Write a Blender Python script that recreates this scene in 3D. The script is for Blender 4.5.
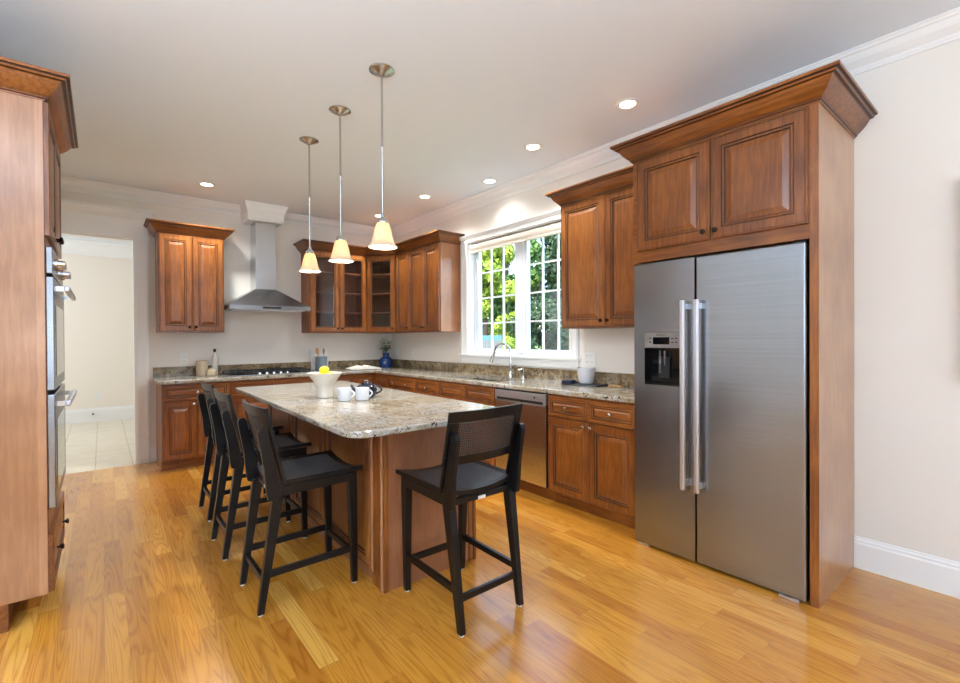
import bpy, bmesh, math, random
from mathutils import Vector, Matrix
random.seed(7)
S = bpy.context.scene
for o in list(bpy.data.objects): bpy.data.objects.remove(o)
COL = S.collection
R = math.radians

# ------------------------------------------------------------------ camera
cd = bpy.data.cameras.new('camera'); cam = bpy.data.objects.new('camera', cd); COL.objects.link(cam)
yaw, pitch, roll = 0.687127, -0.00644, -0.005726
f = Vector((math.sin(yaw)*math.cos(pitch), math.cos(yaw)*math.cos(pitch), math.sin(pitch)))
r = Vector((math.cos(yaw), -math.sin(yaw), 0)); u = r.cross(f)
r2 = r*math.cos(roll)+u*math.sin(roll); u2 = -r*math.sin(roll)+u*math.cos(roll)
mw = Matrix((r2, u2, -f)).transposed().to_4x4(); mw.translation = (0, 0, 1.32)
cam.matrix_world = mw
cd.sensor_width = 36; cd.lens = 461.39/960*36; cd.clip_start = .05; cd.clip_end = 200
S.camera = cam

# ------------------------------------------------------------------ light and exposure
S.view_settings.view_transform = 'Standard'; S.view_settings.look = 'None'
S.view_settings.gamma = 1; S.view_settings.use_curve_mapping = False
S.view_settings.exposure = 0.14
W = bpy.data.worlds.new('sky'); S.world = W; W.use_nodes = True
wn = W.node_tree; bg = wn.nodes['Background']
sky = wn.nodes.new('ShaderNodeTexSky'); sky.sky_type = 'NISHITA'; sky.sun_disc = False
sky.sun_elevation = R(50); sky.sun_rotation = R(225); sky.air_density = 1.0; sky.dust_density = 2.0
wn.links.new(sky.outputs[0], bg.inputs[0]); bg.inputs[1].default_value = 1.5

def light(name, kind, loc, energy, color=(1, 1, 1), rot=(0, 0, 0), **kw):
    l = bpy.data.lights.new(name, kind); l.energy = energy; l.color = color
    for k, v in kw.items(): setattr(l, k, v)
    o = bpy.data.objects.new(name, l); o.location = loc; o.rotation_euler = rot; COL.objects.link(o); return o
light('sun', 'SUN', (-10, -10, 20), 9, (1, .95, .86), (R(38), 0, R(-62)), angle=R(.6))
COOL = (.72, .92, 1.14)
# added area lights standing in for unseen windows behind and beside the camera
for i, x in enumerate((-1.9, -.1, 1.7)):
    light('rear_fill_light', 'AREA', (x, -3.1, 1.55), 44, COOL, (R(146), 0, 0), shape='RECTANGLE', size=1.2, size_y=1.9)
for i, y in enumerate((-1.9, .2)):
    light('side_fill_light', 'AREA', (-3.3, y, 1.55), 66, COOL, (0, R(-166), 0), shape='RECTANGLE', size=1.9, size_y=1.3)
light('added_ceiling_fill', 'AREA', (-1.1, .1, 1.95), 140, (.80, .96, 1.18), (R(180), 0, 0), shape='DISK', size=1.2)  # added upward fill to brighten the ceiling, belongs to no fixture
light('hall_fill_light', 'AREA', (-2.3, 8.0, 1.7), 50, (.88, .96, 1.06), (0, R(-90), 0), shape='RECTANGLE', size=1.8, size_y=1.8)  # added fill standing in for an unseen hall window

# ------------------------------------------------------------------ helpers
class MB:
    def __init__(s): s.v = []; s.f = []; s.m = []
    def add(s, vs, fs, m=0):
        b = len(s.v); s.v += [tuple(v) for v in vs]
        for i, q in enumerate(fs):
            s.f.append([b+k for k in q]); s.m.append(m[i] if isinstance(m, (list, tuple)) else m)
        return s
    def box(s, x0, x1, y0, y1, z0, z1, m=0):
        x0, x1 = min(x0, x1), max(x0, x1); y0, y1 = min(y0, y1), max(y0, y1); z0, z1 = min(z0, z1), max(z0, z1)
        return s.add([(x0,y0,z0),(x1,y0,z0),(x1,y1,z0),(x0,y1,z0),(x0,y0,z1),(x1,y0,z1),(x1,y1,z1),(x0,y1,z1)],
                     [(0,3,2,1),(4,5,6,7),(0,1,5,4),(1,2,6,5),(2,3,7,6),(3,0,4,7)], m)
    def taper(s, p0, p1, s0, s1, m=0):
        vs = []
        for p, q in ((p0, s0), (p1, s1)):
            a, b = q[0]/2, q[1]/2
            vs += [(p[0]-a,p[1]-b,p[2]),(p[0]+a,p[1]-b,p[2]),(p[0]+a,p[1]+b,p[2]),(p[0]-a,p[1]+b,p[2])]
        return s.add(vs, [(0,3,2,1),(4,5,6,7),(0,1,5,4),(1,2,6,5),(2,3,7,6),(3,0,4,7)], m)
    def lathe(s, prof, c=(0, 0, 0), n=32, m=0, caps=True):
        vs = []; fs = []
        for (rr, z) in prof:
            for k in range(n):
                a = 2*math.pi*k/n; vs.append((c[0]+rr*math.cos(a), c[1]+rr*math.sin(a), c[2]+z))
        for i in range(len(prof)-1):
            for k in range(n):
                k2 = (k+1) % n; fs.append((i*n+k, i*n+k2, (i+1)*n+k2, (i+1)*n+k))
        if caps:
            fs.append(tuple(reversed(range(n)))); fs.append(tuple(range((len(prof)-1)*n, len(prof)*n)))
        return s.add(vs, fs, m)
    def tube(s, pts, rad, n=10, m=0):
        pts = [Vector(p) for p in pts]; vs = []; fs = []
        rads = rad if isinstance(rad, (list, tuple)) else [rad]*len(pts)
        up = Vector((0, 0, 1))
        for i, p in enumerate(pts):
            d = (pts[min(i+1, len(pts)-1)]-pts[max(i-1, 0)]).normalized()
            if i == 0:
                a = up if abs(d.dot(up)) < .95 else Vector((1, 0, 0))
                e1 = d.cross(a).normalized()
            else:
                e1 = (e1 - d*e1.dot(d)).normalized()
            e2 = d.cross(e1)
            for k in range(n):
                t = 2*math.pi*k/n; vs.append(p+(e1*math.cos(t)+e2*math.sin(t))*rads[i])
        for i in range(len(pts)-1):
            for k in range(n):
                k2 = (k+1) % n; fs.append((i*n+k, i*n+k2, (i+1)*n+k2, (i+1)*n+k))
        fs.append(tuple(reversed(range(n)))); fs.append(tuple(range((len(pts)-1)*n, len(pts)*n)))
        return s.add(vs, fs, m)
    def sweep(s, path, prof, mats=0, segs=None, closed=False):
        """closed profile polygon (out, z) carried along a 2D path, outward = right of travel"""
        n = len(path); P = [Vector(p) for p in path]; off = []
        def nrm(a, b):
            d = (b-a).normalized(); return Vector((d.y, -d.x))
        for i in range(n):
            if closed: a = nrm(P[i-1], P[i]); b = nrm(P[i], P[(i+1) % n])
            else:
                a = nrm(P[i-1], P[i]) if i > 0 else nrm(P[0], P[1]); b = nrm(P[i], P[i+1]) if i < n-1 else a
            mm = (a+b).normalized(); off.append(mm/max(.2, mm.dot(a)))
        k = len(prof)
        segs = range(n if closed else n-1) if segs is None else segs
        for i in segs:
            j = (i+1) % n
            vs = [(P[i].x+off[i].x*o, P[i].y+off[i].y*o, z) for o, z in prof] + [(P[j].x+off[j].x*o, P[j].y+off[j].y*o, z) for o, z in prof]
            fs = [(q, (q+1) % k, k+(q+1) % k, k+q) for q in range(k)]
            ms = [mats[q] if isinstance(mats, (list, tuple)) else mats for q in range(k)]
            if not closed:
                if i == min(segs): fs.append(tuple(reversed(range(k)))); ms.append(0)
                if i == max(segs): fs.append(tuple(range(k, 2*k))); ms.append(0)
            s.add(vs, fs, ms)
        return s
    def prism(s, poly, z0, z1, m=0):
        n = len(poly)
        return s.add([(x, y, z0) for x, y in poly]+[(x, y, z1) for x, y in poly],
                     [tuple(reversed(range(n))), tuple(range(n, 2*n))]+[(i, (i+1) % n, n+(i+1) % n, n+i) for i in range(n)], m)
    def xform(s, M, start=0):
        for i in range(start, len(s.v)): s.v[i] = tuple(M @ Vector(s.v[i]))
        return s

def obj(name, mb, mats, parent=None, bevel=0, smooth=0, loc=None, fix=True, label=None):
    me = bpy.data.meshes.new(name); me.from_pydata(mb.v, [], mb.f)
    if not isinstance(mats, (list, tuple)): mats = [mats]
    for m in mats: me.materials.append(m)
    for p, mi in zip(me.polygons, mb.m): p.material_index = min(mi, len(mats)-1)
    if fix:
        bm = bmesh.new(); bm.from_mesh(me); bmesh.ops.recalc_face_normals(bm, faces=bm.faces); bm.to_mesh(me); bm.free()
    if smooth:
        me.shade_smooth(); me.set_sharp_from_angle(angle=R(smooth))
    o = bpy.data.objects.new(name, me); COL.objects.link(o)
    if parent is not None: o.parent = parent
    if loc is not None: o.location = loc
    if bevel:
        b = o.modifiers.new('bevel', 'BEVEL'); b.width = bevel; b.segments = 2; b.limit_method = 'ANGLE'; b.angle_limit = R(40)
    if label: o['label'] = label
    return o
def tag(o, label, cat, group=None, kind=None):
    o['label'] = label; o['category'] = cat
    if group: o['group'] = group
    if kind: o['kind'] = kind
    return o
def thing(name, label, cat, loc=(0, 0, 0), rz=0, group=None):
    o = bpy.data.objects.new(name, None); COL.objects.link(o); o.empty_display_size = .1
    o.location = loc; o.rotation_euler = (0, 0, rz); return tag(o, label, cat, group)
def struct(name, mb, mats, label, cat, parent=None, **kw):
    o = obj(name, mb, mats, parent, **kw)
    if parent is None: o['kind'] = 'structure'; o['label'] = label; o['category'] = cat
    return o
def dup(root, loc, rz=0, label=None, group=None):
    def cp(o, par):
        c = o.copy(); COL.objects.link(c)
        if par is not None: c.parent = par
        for ch in o.children: cp(ch, c)
        return c
    c = cp(root, None); c.location = loc; c.rotation_euler = (0, 0, rz)
    if label: c['label'] = label
    if group: c['group'] = group
    return c

# ------------------------------------------------------------------ materials
def lin(c): return tuple(((x/255)/12.92 if x/255 <= .04045 else ((x/255+.055)/1.055)**2.4) for x in c)+(1,)
class NT:
    def __init__(s, name):
        s.mat = bpy.data.materials.new(name); s.mat.use_nodes = True; s.t = s.mat.node_tree
        s.b = s.t.nodes['Principled BSDF']; s.out = s.t.nodes['Material Output']
    def n(s, typ, **kw):
        nd = s.t.nodes.new(typ)
        for k, v in kw.items():
            if k.startswith('i_'):
                key = k[2:]; key = int(key) if key.isdigit() else key.replace('_', ' ')
                nd.inputs[key].default_value = v
            else: setattr(nd, k, v)
        return nd
    def l(s, a, b): s.t.links.new(a, b)
    def math(s, op, a, b=None):
        nd = s.n('ShaderNodeMath', operation=op)
        for i, x in enumerate((a, b)):
            if x is None: continue
            if isinstance(x, (int, float)): nd.inputs[i].default_value = x
            else: s.l(x, nd.inputs[i])
        return nd.outputs[0]
    def ramp(s, fac, stops):
        nd = s.n('ShaderNodeValToRGB'); cr = nd.color_ramp
        while len(cr.elements) < len(stops): cr.elements.new(.5)
        for e, (p, c) in zip(cr.elements, stops): e.position = p; e.color = c
        s.l(fac, nd.inputs[0]); return nd.outputs[0]
    def coords(s, scale=(1, 1, 1), kind='Object'):
        tc = s.n('ShaderNodeTexCoord'); mp = s.n('ShaderNodeMapping'); mp.inputs['Scale'].default_value = scale
        s.l(tc.outputs[kind], mp.inputs[0]); return mp.outputs[0]
    def noise(s, vec, scale, detail=4, rough=.55, dist=0):
        nd = s.n('ShaderNodeTexNoise'); nd.inputs['Scale'].default_value = scale; nd.inputs['Detail'].default_value = detail
        nd.inputs['Roughness'].default_value = rough; nd.inputs['Distortion'].default_value = dist
        s.l(vec, nd.inputs['Vector']); return nd.outputs[0]
    def bump(s, h, strength=.2, dist=.01):
        nd = s.n('ShaderNodeBump'); nd.inputs['Strength'].default_value = strength; nd.inputs['Distance'].default_value = dist
        s.l(h, nd.inputs['Height']); s.l(nd.outputs[0], s.b.inputs['Normal'])
    def mix(s, fac, a, b, mode='MIX'):
        nd = s.n('ShaderNodeMix', data_type='RGBA', blend_type=mode)
        for i, x in ((0, fac), (6, a), (7, b)):
            if isinstance(x, (int, float)): nd.inputs[i].default_value = x
            elif isinstance(x, tuple): nd.inputs[i].default_value = x
            else: s.l(x, nd.inputs[i])
        return nd.outputs[2]
    def set(s, **kw):
        for k, v in kw.items(): s.b.inputs[k.replace('_', ' ')].default_value = v
        return s
def plain(name, c, rough=.5, metal=0, amp=.012, **kw):
    t = NT(name); v = t.coords(); nz = t.noise(v, 30, 2)
    a = lin(c); t.l(t.ramp(nz, [(.3, tuple(x*(1-amp) for x in a[:3])+(1,)), (.7, tuple(min(1, x*(1+amp)) for x in a[:3])+(1,))]), t.b.inputs['Base Color'])
    t.set(Roughness=rough, Metallic=metal, **kw); return t.mat

def wood(name, dark, mid, light_, axis='Z', rough=.33, coat=.25, blotch=.5):
    t = NT(name)
    sc = {'Z': (9, 9, .9), 'X': (.9, 9, 9), 'Y': (9, .9, 9)}[axis]
    v = t.coords(sc); v2 = t.coords((1, 1, 1)); oi = t.n('ShaderNodeObjectInfo')
    n1 = t.noise(v, 6, 6, .6, .3); n2 = t.noise(v2, 2.6, 3, .5)
    fac = t.math('ADD', t.math('MULTIPLY', n1, 1-blotch), t.math('MULTIPLY', n2, blotch))
    fac = t.math('ADD', fac, t.math('MULTIPLY', t.math('SUBTRACT', oi.outputs['Random'], .5), .10))
    t.l(t.ramp(fac, [(.36, lin(dark)), (.5, lin(mid)), (.64, lin(light_))]), t.b.inputs['Base Color'])
    t.set(Roughness=rough); t.b.inputs['Coat Weight'].default_value = coat; t.b.inputs['Coat Roughness'].default_value = .18
    t.bump(n1, .05, .004); return t.mat
WOOD = wood('cherry_stained_maple', (98, 51, 17), (130, 73, 26), (160, 97, 40))
WOODX = wood('cherry_stained_maple_horizontal', (98, 51, 17), (130, 73, 26), (160, 97, 40), 'X')
PANEL = wood('cherry_veneer_painted_sheen', (160, 112, 76), (178, 130, 92), (194, 148, 110), rough=.3, coat=.4, blotch=.65)  # paler than the doors: sheen and glare are put into the colour
PANEL2 = wood('cherry_island_panel', (142, 90, 58), (162, 106, 70), (178, 122, 84), rough=.3, coat=.4, blotch=.65)
GLAZE = plain('dark_glaze_in_grooves', (62, 32, 15), .45)
SPOONW = wood('spoon_wood', (176, 134, 90), (196, 155, 108), (212, 174, 128), rough=.6, coat=0)
INNER = wood('cabinet_interior_wood', (112, 62, 36), (132, 78, 46), (146, 90, 54), rough=.5, coat=0)
BLACKW = plain('black_painted_wood', (9, 9, 11), .34, Specular_IOR_Level=.4)
WHITE = plain('white_trim_paint', (242, 241, 238), .35, amp=.003)
WALLM = NT('warm_white_wall_paint'); _v = WALLM.coords()
WALLM.l(WALLM.ramp(WALLM.noise(_v, 1.2, 2), [(.3, lin((234, 226, 215))), (.7, lin((237, 230, 220)))]), WALLM.b.inputs['Base Color'])
WALLM.set(Roughness=.6); WALLM.bump(WALLM.noise(_v, 300, 2), .05, .001); WALLM = WALLM.mat
CEILM = plain('ceiling_paint', (236, 243, 250), .8, amp=.003)
HALLW = plain('hall_wall_paint', (242, 232, 218), .7, amp=.004)
BRONZE = plain('oil_rubbed_bronze', (48, 38, 34), .28, .85)
NICKEL = plain('satin_nickel', (186, 184, 182), .25, 1)
CHROME = plain('chrome', (225, 228, 232), .08, 1)
BLACKG = plain('black_glass', (8, 9, 12), .06)
IRON = plain('cast_iron_grate', (14, 14, 15), .5)
BLACKP = plain('black_plastic', (16, 16, 18), .45)
CERAM = plain('white_glazed_ceramic', (214, 216, 220), .12)
STONEC = plain('cream_stoneware', (214, 206, 192), .55)
BEIGEP = plain('beige_canister_ceramic', (205, 188, 160), .5)
GREYB = plain('grey_blue_crock_glaze', (122, 138, 150), .3)
BLUEV = plain('cobalt_vase_glaze', (28, 68, 132), .12)
NAVY = plain('navy_teapot_enamel', (22, 26, 40), .15)
PAPER = plain('book_paper', (240, 236, 226), .8)
MARBLE = plain('white_marble_board', (234, 232, 228), .3)
PLASTW = plain('white_plastic', (238, 236, 230), .35)
SHADEF = plain('cream_roller_shade_fabric', (214, 204, 190), .8)
VINYL = plain('white_vinyl_window', (240, 243, 248), .3)
CLOTH = plain('dark_blue_cloth', (30, 36, 56), .9)

def steel(name, c, axis, rough=.27):
    t = NT(name); sc = {'H': (.5, .5, 55), 'V': (160, 160, 1.2)}[axis]
    nz = t.noise(t.coords(sc), 2, 2, .5); big = t.noise(t.coords((.8, .8, 1.6)), 1.7, 2)
    a = lin(c)[:3]
    t.l(t.ramp(nz, [(.3, tuple(x*.94 for x in a)+(1,)), (.7, tuple(min(1, x*1.05) for x in a)+(1,))]), t.b.inputs['Base Color'])
    t.b.inputs['Roughness'].default_value = rough; t.set(Metallic=1)
    t.bump(big, .12, .02); return t.mat
STEEL = steel('brushed_stainless', (156, 161, 168), 'H')
STEELV = steel('brushed_stainless_vertical', (206, 210, 216), 'V', .24)
HANDLE = steel('satin_handle_metal', (216, 218, 222), 'V', .42)

def granite(name='speckled_granite', dk=1.0, st=[(.30, lin((132, 115, 88))), (.42, lin((164, 150, 124))), (.52, lin((178, 172, 160))), (.70, lin((164, 164, 164)))]):
    t = NT(name); v = t.coords()
    big = t.noise(v, 3.2 if dk == 1 else 7, 5, .6, 1.2); med = t.noise(v, 22, 6, .7, .6); fine = t.noise(v, 90, 3, .7)
    base = t.ramp(big, st)
    c = t.mix(t.ramp(med, [(.44, (0, 0, 0, 1)), (.62, (1, 1, 1, 1))]), base, lin((146, 134, 114)) if dk == 1 else lin((120, 96, 60)))
    c = t.mix(t.ramp(fine, [(.54, (0, 0, 0, 1)), (.66, (1, 1, 1, 1))]), c, lin((180, 175, 164)) if dk == 1 else lin((176, 156, 116)))
    vor = t.n('ShaderNodeTexVoronoi'); vor.inputs['Scale'].default_value = 60; vv = t.n('ShaderNodeVectorMath', operation='ADD')
    nzc = t.n('ShaderNodeTexNoise'); nzc.inputs['Scale'].default_value = 14; t.l(v, nzc.inputs['Vector'])
    sc = t.n('ShaderNodeVectorMath', operation='SCALE'); sc.inputs['Scale'].default_value = .12; t.l(nzc.outputs['Color'], sc.inputs[0])
    t.l(v, vv.inputs[0]); t.l(sc.outputs[0], vv.inputs[1]); t.l(vv.outputs[0], vor.inputs['Vector'])
    spots = t.math('MULTIPLY', t.math('LESS_THAN', vor.outputs['Distance'], .42), t.math('GREATER_THAN', t.noise(v, 9, 4, .7), .56))
    c = t.mix(spots, c, lin((58, 50, 46)))
    speck = t.ramp(t.noise(v, 75, 3, .75), [(.37, (1, 1, 1, 1)), (.45, (0, 0, 0, 1))]); c = t.mix(t.math('MULTIPLY', speck, .75), c, lin((92, 82, 72)))
    t.l(c, t.b.inputs['Base Color']); t.set(Roughness=.11); t.b.inputs['Specular IOR Level'].default_value = .4
    return t.mat
GRANITE = granite(); GRANITE_SHADED = granite('shaded_golden_granite', .5, [(.34, lin((62, 54, 46))), (.44, lin((120, 104, 84))), (.54, lin((172, 152, 120))), (.66, lin((140, 134, 126)))])  # second granite is the same stone with shade put into its colour

def planks():
    t = NT('oak_plank_floor'); tc = t.n('ShaderNodeTexCoord'); sp = t.n('ShaderNodeSeparateXYZ'); t.l(tc.outputs['Object'], sp.inputs[0])
    wdt = .083; L = .82
    ux = t.math('DIVIDE', sp.outputs[0], wdt); row = t.math('FLOOR', ux); fx = t.math('FRACT', ux)
    wn_ = t.n('ShaderNodeTexWhiteNoise', noise_dimensions='1D'); t.l(row, wn_.inputs['W'])
    vy = t.math('ADD', t.math('DIVIDE', sp.outputs[1], L), t.math('MULTIPLY', wn_.outputs['Value'], 7.3)); pl = t.math('FLOOR', vy); fy = t.math('FRACT', vy)
    cb = t.n('ShaderNodeCombineXYZ'); t.l(row, cb.inputs[0]); t.l(pl, cb.inputs[1])
    w2 = t.n('ShaderNodeTexWhiteNoise', noise_dimensions='3D'); t.l(cb.outputs[0], w2.inputs['Vector'])
    # grain coordinates shifted per board
    gx = t.math('ADD', t.math('MULTIPLY', sp.outputs[0], 13), t.math('MULTIPLY', w2.outputs['Value'], 50))
    gy = t.math('ADD', t.math('MULTIPLY', sp.outputs[1], .8), t.math('MULTIPLY', w2.outputs['Value'], 31))
    gv = t.n('ShaderNodeCombineXYZ'); t.l(gx, gv.inputs[0]); t.l(gy, gv.inputs[1])
    n1 = t.noise(gv.outputs[0], 1.1, 1, .4, .2)
    wv = t.math('FRACT', t.math('MULTIPLY', n1, 13)); ring = t.math('ABSOLUTE', t.math('SUBTRACT', wv, .5))
    gfx = t.n('ShaderNodeCombineXYZ'); t.l(t.math('MULTIPLY', gx, 12), gfx.inputs[0]); t.l(t.math('MULTIPLY', gy, 3), gfx.inputs[1])
    fine = t.noise(gfx.outputs[0], 2.0, 4, .7)
    base = t.ramp(w2.outputs['Value'], [(0, lin((180, 114, 38))), (.15, lin((192, 127, 42))), (.75, lin((205, 141, 50))), (1, lin((220, 164, 74)))])
    base.node.color_ramp.interpolation = 'LINEAR'
    g = t.math('ADD', t.math('MULTIPLY', ring, .5), t.math('MULTIPLY', fine, .55))
    dk = t.ramp(g, [(.24, (.64, .52, .40, 1)), (.42, (1, 1, 1, 1))])
    c = t.mix(.8, base, dk, 'MULTIPLY')
    sx = t.math('LESS_THAN', t.math('ABSOLUTE', t.math('SUBTRACT', fx, .5)), .49)
    sy = t.math('LESS_THAN', t.math('ABSOLUTE', t.math('SUBTRACT', fy, .5)), .4988)
    seam = t.math('MULTIPLY', sx, sy)
    c = t.mix(seam, lin((172, 112, 50)), c)
    t.l(c, t.b.inputs['Base Color'])
    t.l(t.math('ADD', t.math('MULTIPLY', fine, .10), .20), t.b.inputs['Roughness'])
    t.b.inputs['Coat Weight'].default_value = .45; t.b.inputs['Coat Roughness'].default_value = .16
    t.bump(t.math('ADD', seam, t.math('MULTIPLY', fine, .08)), .12, .0015); return t.mat
FLOOR = planks()

def tiles():
    t = NT('cream_hall_tile'); tc = t.n('ShaderNodeTexCoord'); sp = t.n('ShaderNodeSeparateXYZ'); t.l(tc.outputs['Object'], sp.inputs[0])
    fx = t.math('FRACT', t.math('DIVIDE', t.math('ADD', sp.outputs[0], .06), .31)); fy = t.math('FRACT', t.math('DIVIDE', sp.outputs[1], .31))
    gx = t.math('LESS_THAN', t.math('ABSOLUTE', t.math('SUBTRACT', fx, .5)), .488); gy = t.math('LESS_THAN', t.math('ABSOLUTE', t.math('SUBTRACT', fy, .5)), .488)
    nz = t.noise(t.coords(), 5, 4)
    c = t.mix(t.math('MULTIPLY', gx, gy), lin((190, 172, 148)), t.ramp(nz, [(.3, lin((226, 214, 190))), (.7, lin((238, 228, 206)))]))
    t.l(c, t.b.inputs['Base Color']); t.set(Roughness=.3); return t.mat
TILE = tiles()

def weave(name, scale, c1, c2):
    t = NT(name); v = t.coords((scale, scale, scale)); sp = t.n('ShaderNodeSeparateXYZ'); t.l(v, sp.inputs[0])
    a = t.math('SINE', t.math('ADD', sp.outputs[0], sp.outputs[1])); b = t.math('SINE', t.math('SUBTRACT', sp.outputs[0], sp.outputs[1]))
    h = t.math('MULTIPLY', a, b); t.l(t.ramp(t.math('ADD', t.math('MULTIPLY', h, .5), .5), [(.3, lin(c1)), (.7, lin(c2))]), t.b.inputs['Base Color'])
    t.set(Roughness=.42); t.bump(h, .9, .006); return t.mat
WEAVE = weave('black_woven_cord_painted_sheen', 250, (4, 4, 5), (104, 104, 106))  # lighter cord colour paints in the highlights and sheen of the seat

def glass(name, tint=(1, 1, 1, 1), refl=1.0):
    m = bpy.data.materials.new(name); m.use_nodes = True; t = m.node_tree; t.nodes.clear()
    out = t.nodes.new('ShaderNodeOutputMaterial'); mx = t.nodes.new('ShaderNodeMixShader'); tr = t.nodes.new('ShaderNodeBsdfTransparent')
    gl = t.nodes.new('ShaderNodeBsdfGlossy'); gl.inputs['Roughness'].default_value = .02; fr = t.nodes.new('ShaderNodeFresnel'); fr.inputs[0].default_value = 1.5
    tr.inputs[0].default_value = tint; mu = t.nodes.new('ShaderNodeMath'); mu.operation = 'MULTIPLY'; mu.inputs[1].default_value = refl
    ge = t.nodes.new('ShaderNodeNewGeometry'); inv = t.nodes.new('ShaderNodeMath'); inv.operation = 'SUBTRACT'; inv.inputs[0].default_value = 1; t.links.new(ge.outputs['Backfacing'], inv.inputs[1])
    m2 = t.nodes.new('ShaderNodeMath'); m2.operation = 'MULTIPLY'; t.links.new(fr.outputs[0], m2.inputs[0]); t.links.new(inv.outputs[0], m2.inputs[1]); t.links.new(m2.outputs[0], mu.inputs[0]); t.links.new(mu.outputs[0], mx.inputs[0]); t.links.new(tr.outputs[0], mx.inputs[1]); t.links.new(gl.outputs[0], mx.inputs[2])
    t.links.new(mx.outputs[0], out.inputs[0]); return m
GLASS = glass('clear_window_glass', refl=.5)
CABGL = glass('cabinet_glass', (.93, .93, .95, 1), 1.6)
BOTGL = glass('bottle_glass', (.9, .92, .92, 1), 1.2)
def emis(name, c, s, base=(255, 255, 255)):
    t = NT(name); t.b.inputs['Base Color'].default_value = lin(base); t.b.inputs['Emission Color'].default_value = lin(c)
    t.b.inputs['Emission Strength'].default_value = s; return t.mat
LAMPON = emis('lit_recessed_lens', (255, 246, 230), 14)
BULB = emis('glowing_bulb', (255, 214, 150), 30)
def shadeglass():
    t = NT('frosted_amber_shade'); t.b.inputs['Base Color'].default_value = lin((206, 196, 176)); t.set(Roughness=.35)
    t.b.inputs['Transmission Weight'].default_value = .0
    tl = t.n('ShaderNodeBsdfTranslucent'); tl.inputs[0].default_value = lin((255, 236, 205)); mx = t.n('ShaderNodeMixShader'); mx.inputs[0].default_value = .22
    t.l(t.b.outputs[0], mx.inputs[1]); t.l(tl.outputs[0], mx.inputs[2]); t.l(mx.outputs[0], t.out.inputs[0]); return t.mat
SHADEG = shadeglass()
def leafm(name, a, b, c):
    t = NT(name); v = t.coords(); nz = t.noise(v, 2.5, 3); n2 = t.noise(v, 30, 1)
    t.l(t.ramp(t.math('ADD', t.math('MULTIPLY', nz, .6), t.math('MULTIPLY', n2, .4)), [(.35, lin(a)), (.5, lin(b)), (.65, lin(c))]), t.b.inputs['Base Color'])
    t.set(Roughness=.6); tl = t.n('ShaderNodeBsdfTranslucent'); tl.inputs[0].default_value = lin(b); mx = t.n('ShaderNodeMixShader'); mx.inputs[0].default_value = .35
    t.l(t.b.outputs[0], mx.inputs[1]); t.l(tl.outputs[0], mx.inputs[2]); t.l(mx.outputs[0], t.out.inputs[0]); return t.mat
LEAFY = leafm('yellow_green_leaves', (70, 104, 28), (122, 150, 44), (176, 190, 76))
LEAFG = leafm('mid_green_leaves', (38, 72, 28), (64, 102, 40), (104, 136, 58))
LEAFD = leafm('dark_green_needles', (16, 36, 20), (32, 58, 30), (58, 88, 42))
BARK = plain('tree_bark', (44, 36, 28), .9)
GRASS = plain('garden_grass', (96, 130, 58), .9)
TEAL = plain('pale_teal_fence_paint', (64, 106, 110), .6)
LEMON = plain('lemon_skin', (244, 208, 20), .35)
PETAL = plain('white_petal', (244, 244, 228), .6)
VLEAF = plain('dark_bouquet_leaf', (40, 84, 40), .5)

# ------------------------------------------------------------------ room
XW, YB, ZC = 3.334, 6.13, 2.918
XL, YR = -3.4, -3.2
WO = (2.75, 4.265, 1.135, 2.435)       # kitchen window opening y0 y1 z0 z1
struct('floor', MB().box(XL, XW+.2, YR, YB, -.06, 0), FLOOR, 'honey oak plank floor of the kitchen', 'floor')
struct('floor_hall', MB().box(-2.5, 1.6, YB+.0005, 9.9, -.06, 0), TILE, 'cream square tile floor of the hall beyond the doorway', 'floor')
struct('ceiling', MB().box(XL-.2, XW+.2, YR-.2, 10.1, ZC, ZC+.25), CEILM, 'flat off-white ceiling', 'ceiling')
w = MB(); y0, y1, z0, z1 = WO
w.box(XW, XW+.2, YR, y0, 0, ZC-.001); w.box(XW, XW+.2, y1, YB+.12, 0, ZC-.001); w.box(XW, XW+.2, y0, y1, 0, z0); w.box(XW, XW+.2, y0, y1, z1, ZC-.001)
struct('wall_right', w, WALLM, 'warm white wall with the double window', 'wall')
DX0, DX1, DZ = -.68, .280, 2.395        # doorway opening
w = MB(); w.box(-.95, DX0, YB, YB+.12, 0, ZC-.001); w.box(DX1, XW, YB, YB+.12, 0, ZC-.001); w.box(DX0, DX1, YB, YB+.12, DZ, ZC-.001)
struct('wall_back', w, WALLM, 'warm white back wall with the range hood and cased doorway', 'wall')
struct('wall_left', MB().box(-.95, -.83, 3.85, YB, 0, ZC-.001).box(-.95, -.83, 2.95, 3.85, 0, ZC-.001).box(XL, -.95, 2.95, 3.07, 0, ZC-.001).box(XL-.12, XL, YR, 3.07, 0, ZC-.001), WALLM, 'warm white wall behind the oven cabinet', 'wall')
struct('wall_rear', MB().box(XL-.12, XW+.2, YR-.12, YR, 0, ZC-.001), WALLM, 'warm white wall behind the camera', 'wall')
struct('wall_hall', MB().box(-2.5, 1.6, 9.82, 9.94, 0, ZC-.001).box(1.5, 1.6, YB+.125, 9.82, 0, ZC-.001).box(-2.6, -2.5, YB+.125, 9.94, 0, ZC-.001).box(-2.5, -.955, YB, YB+.12, 0, ZC-.001), HALLW, 'cream hall wall seen through the doorway', 'wall')

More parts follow.
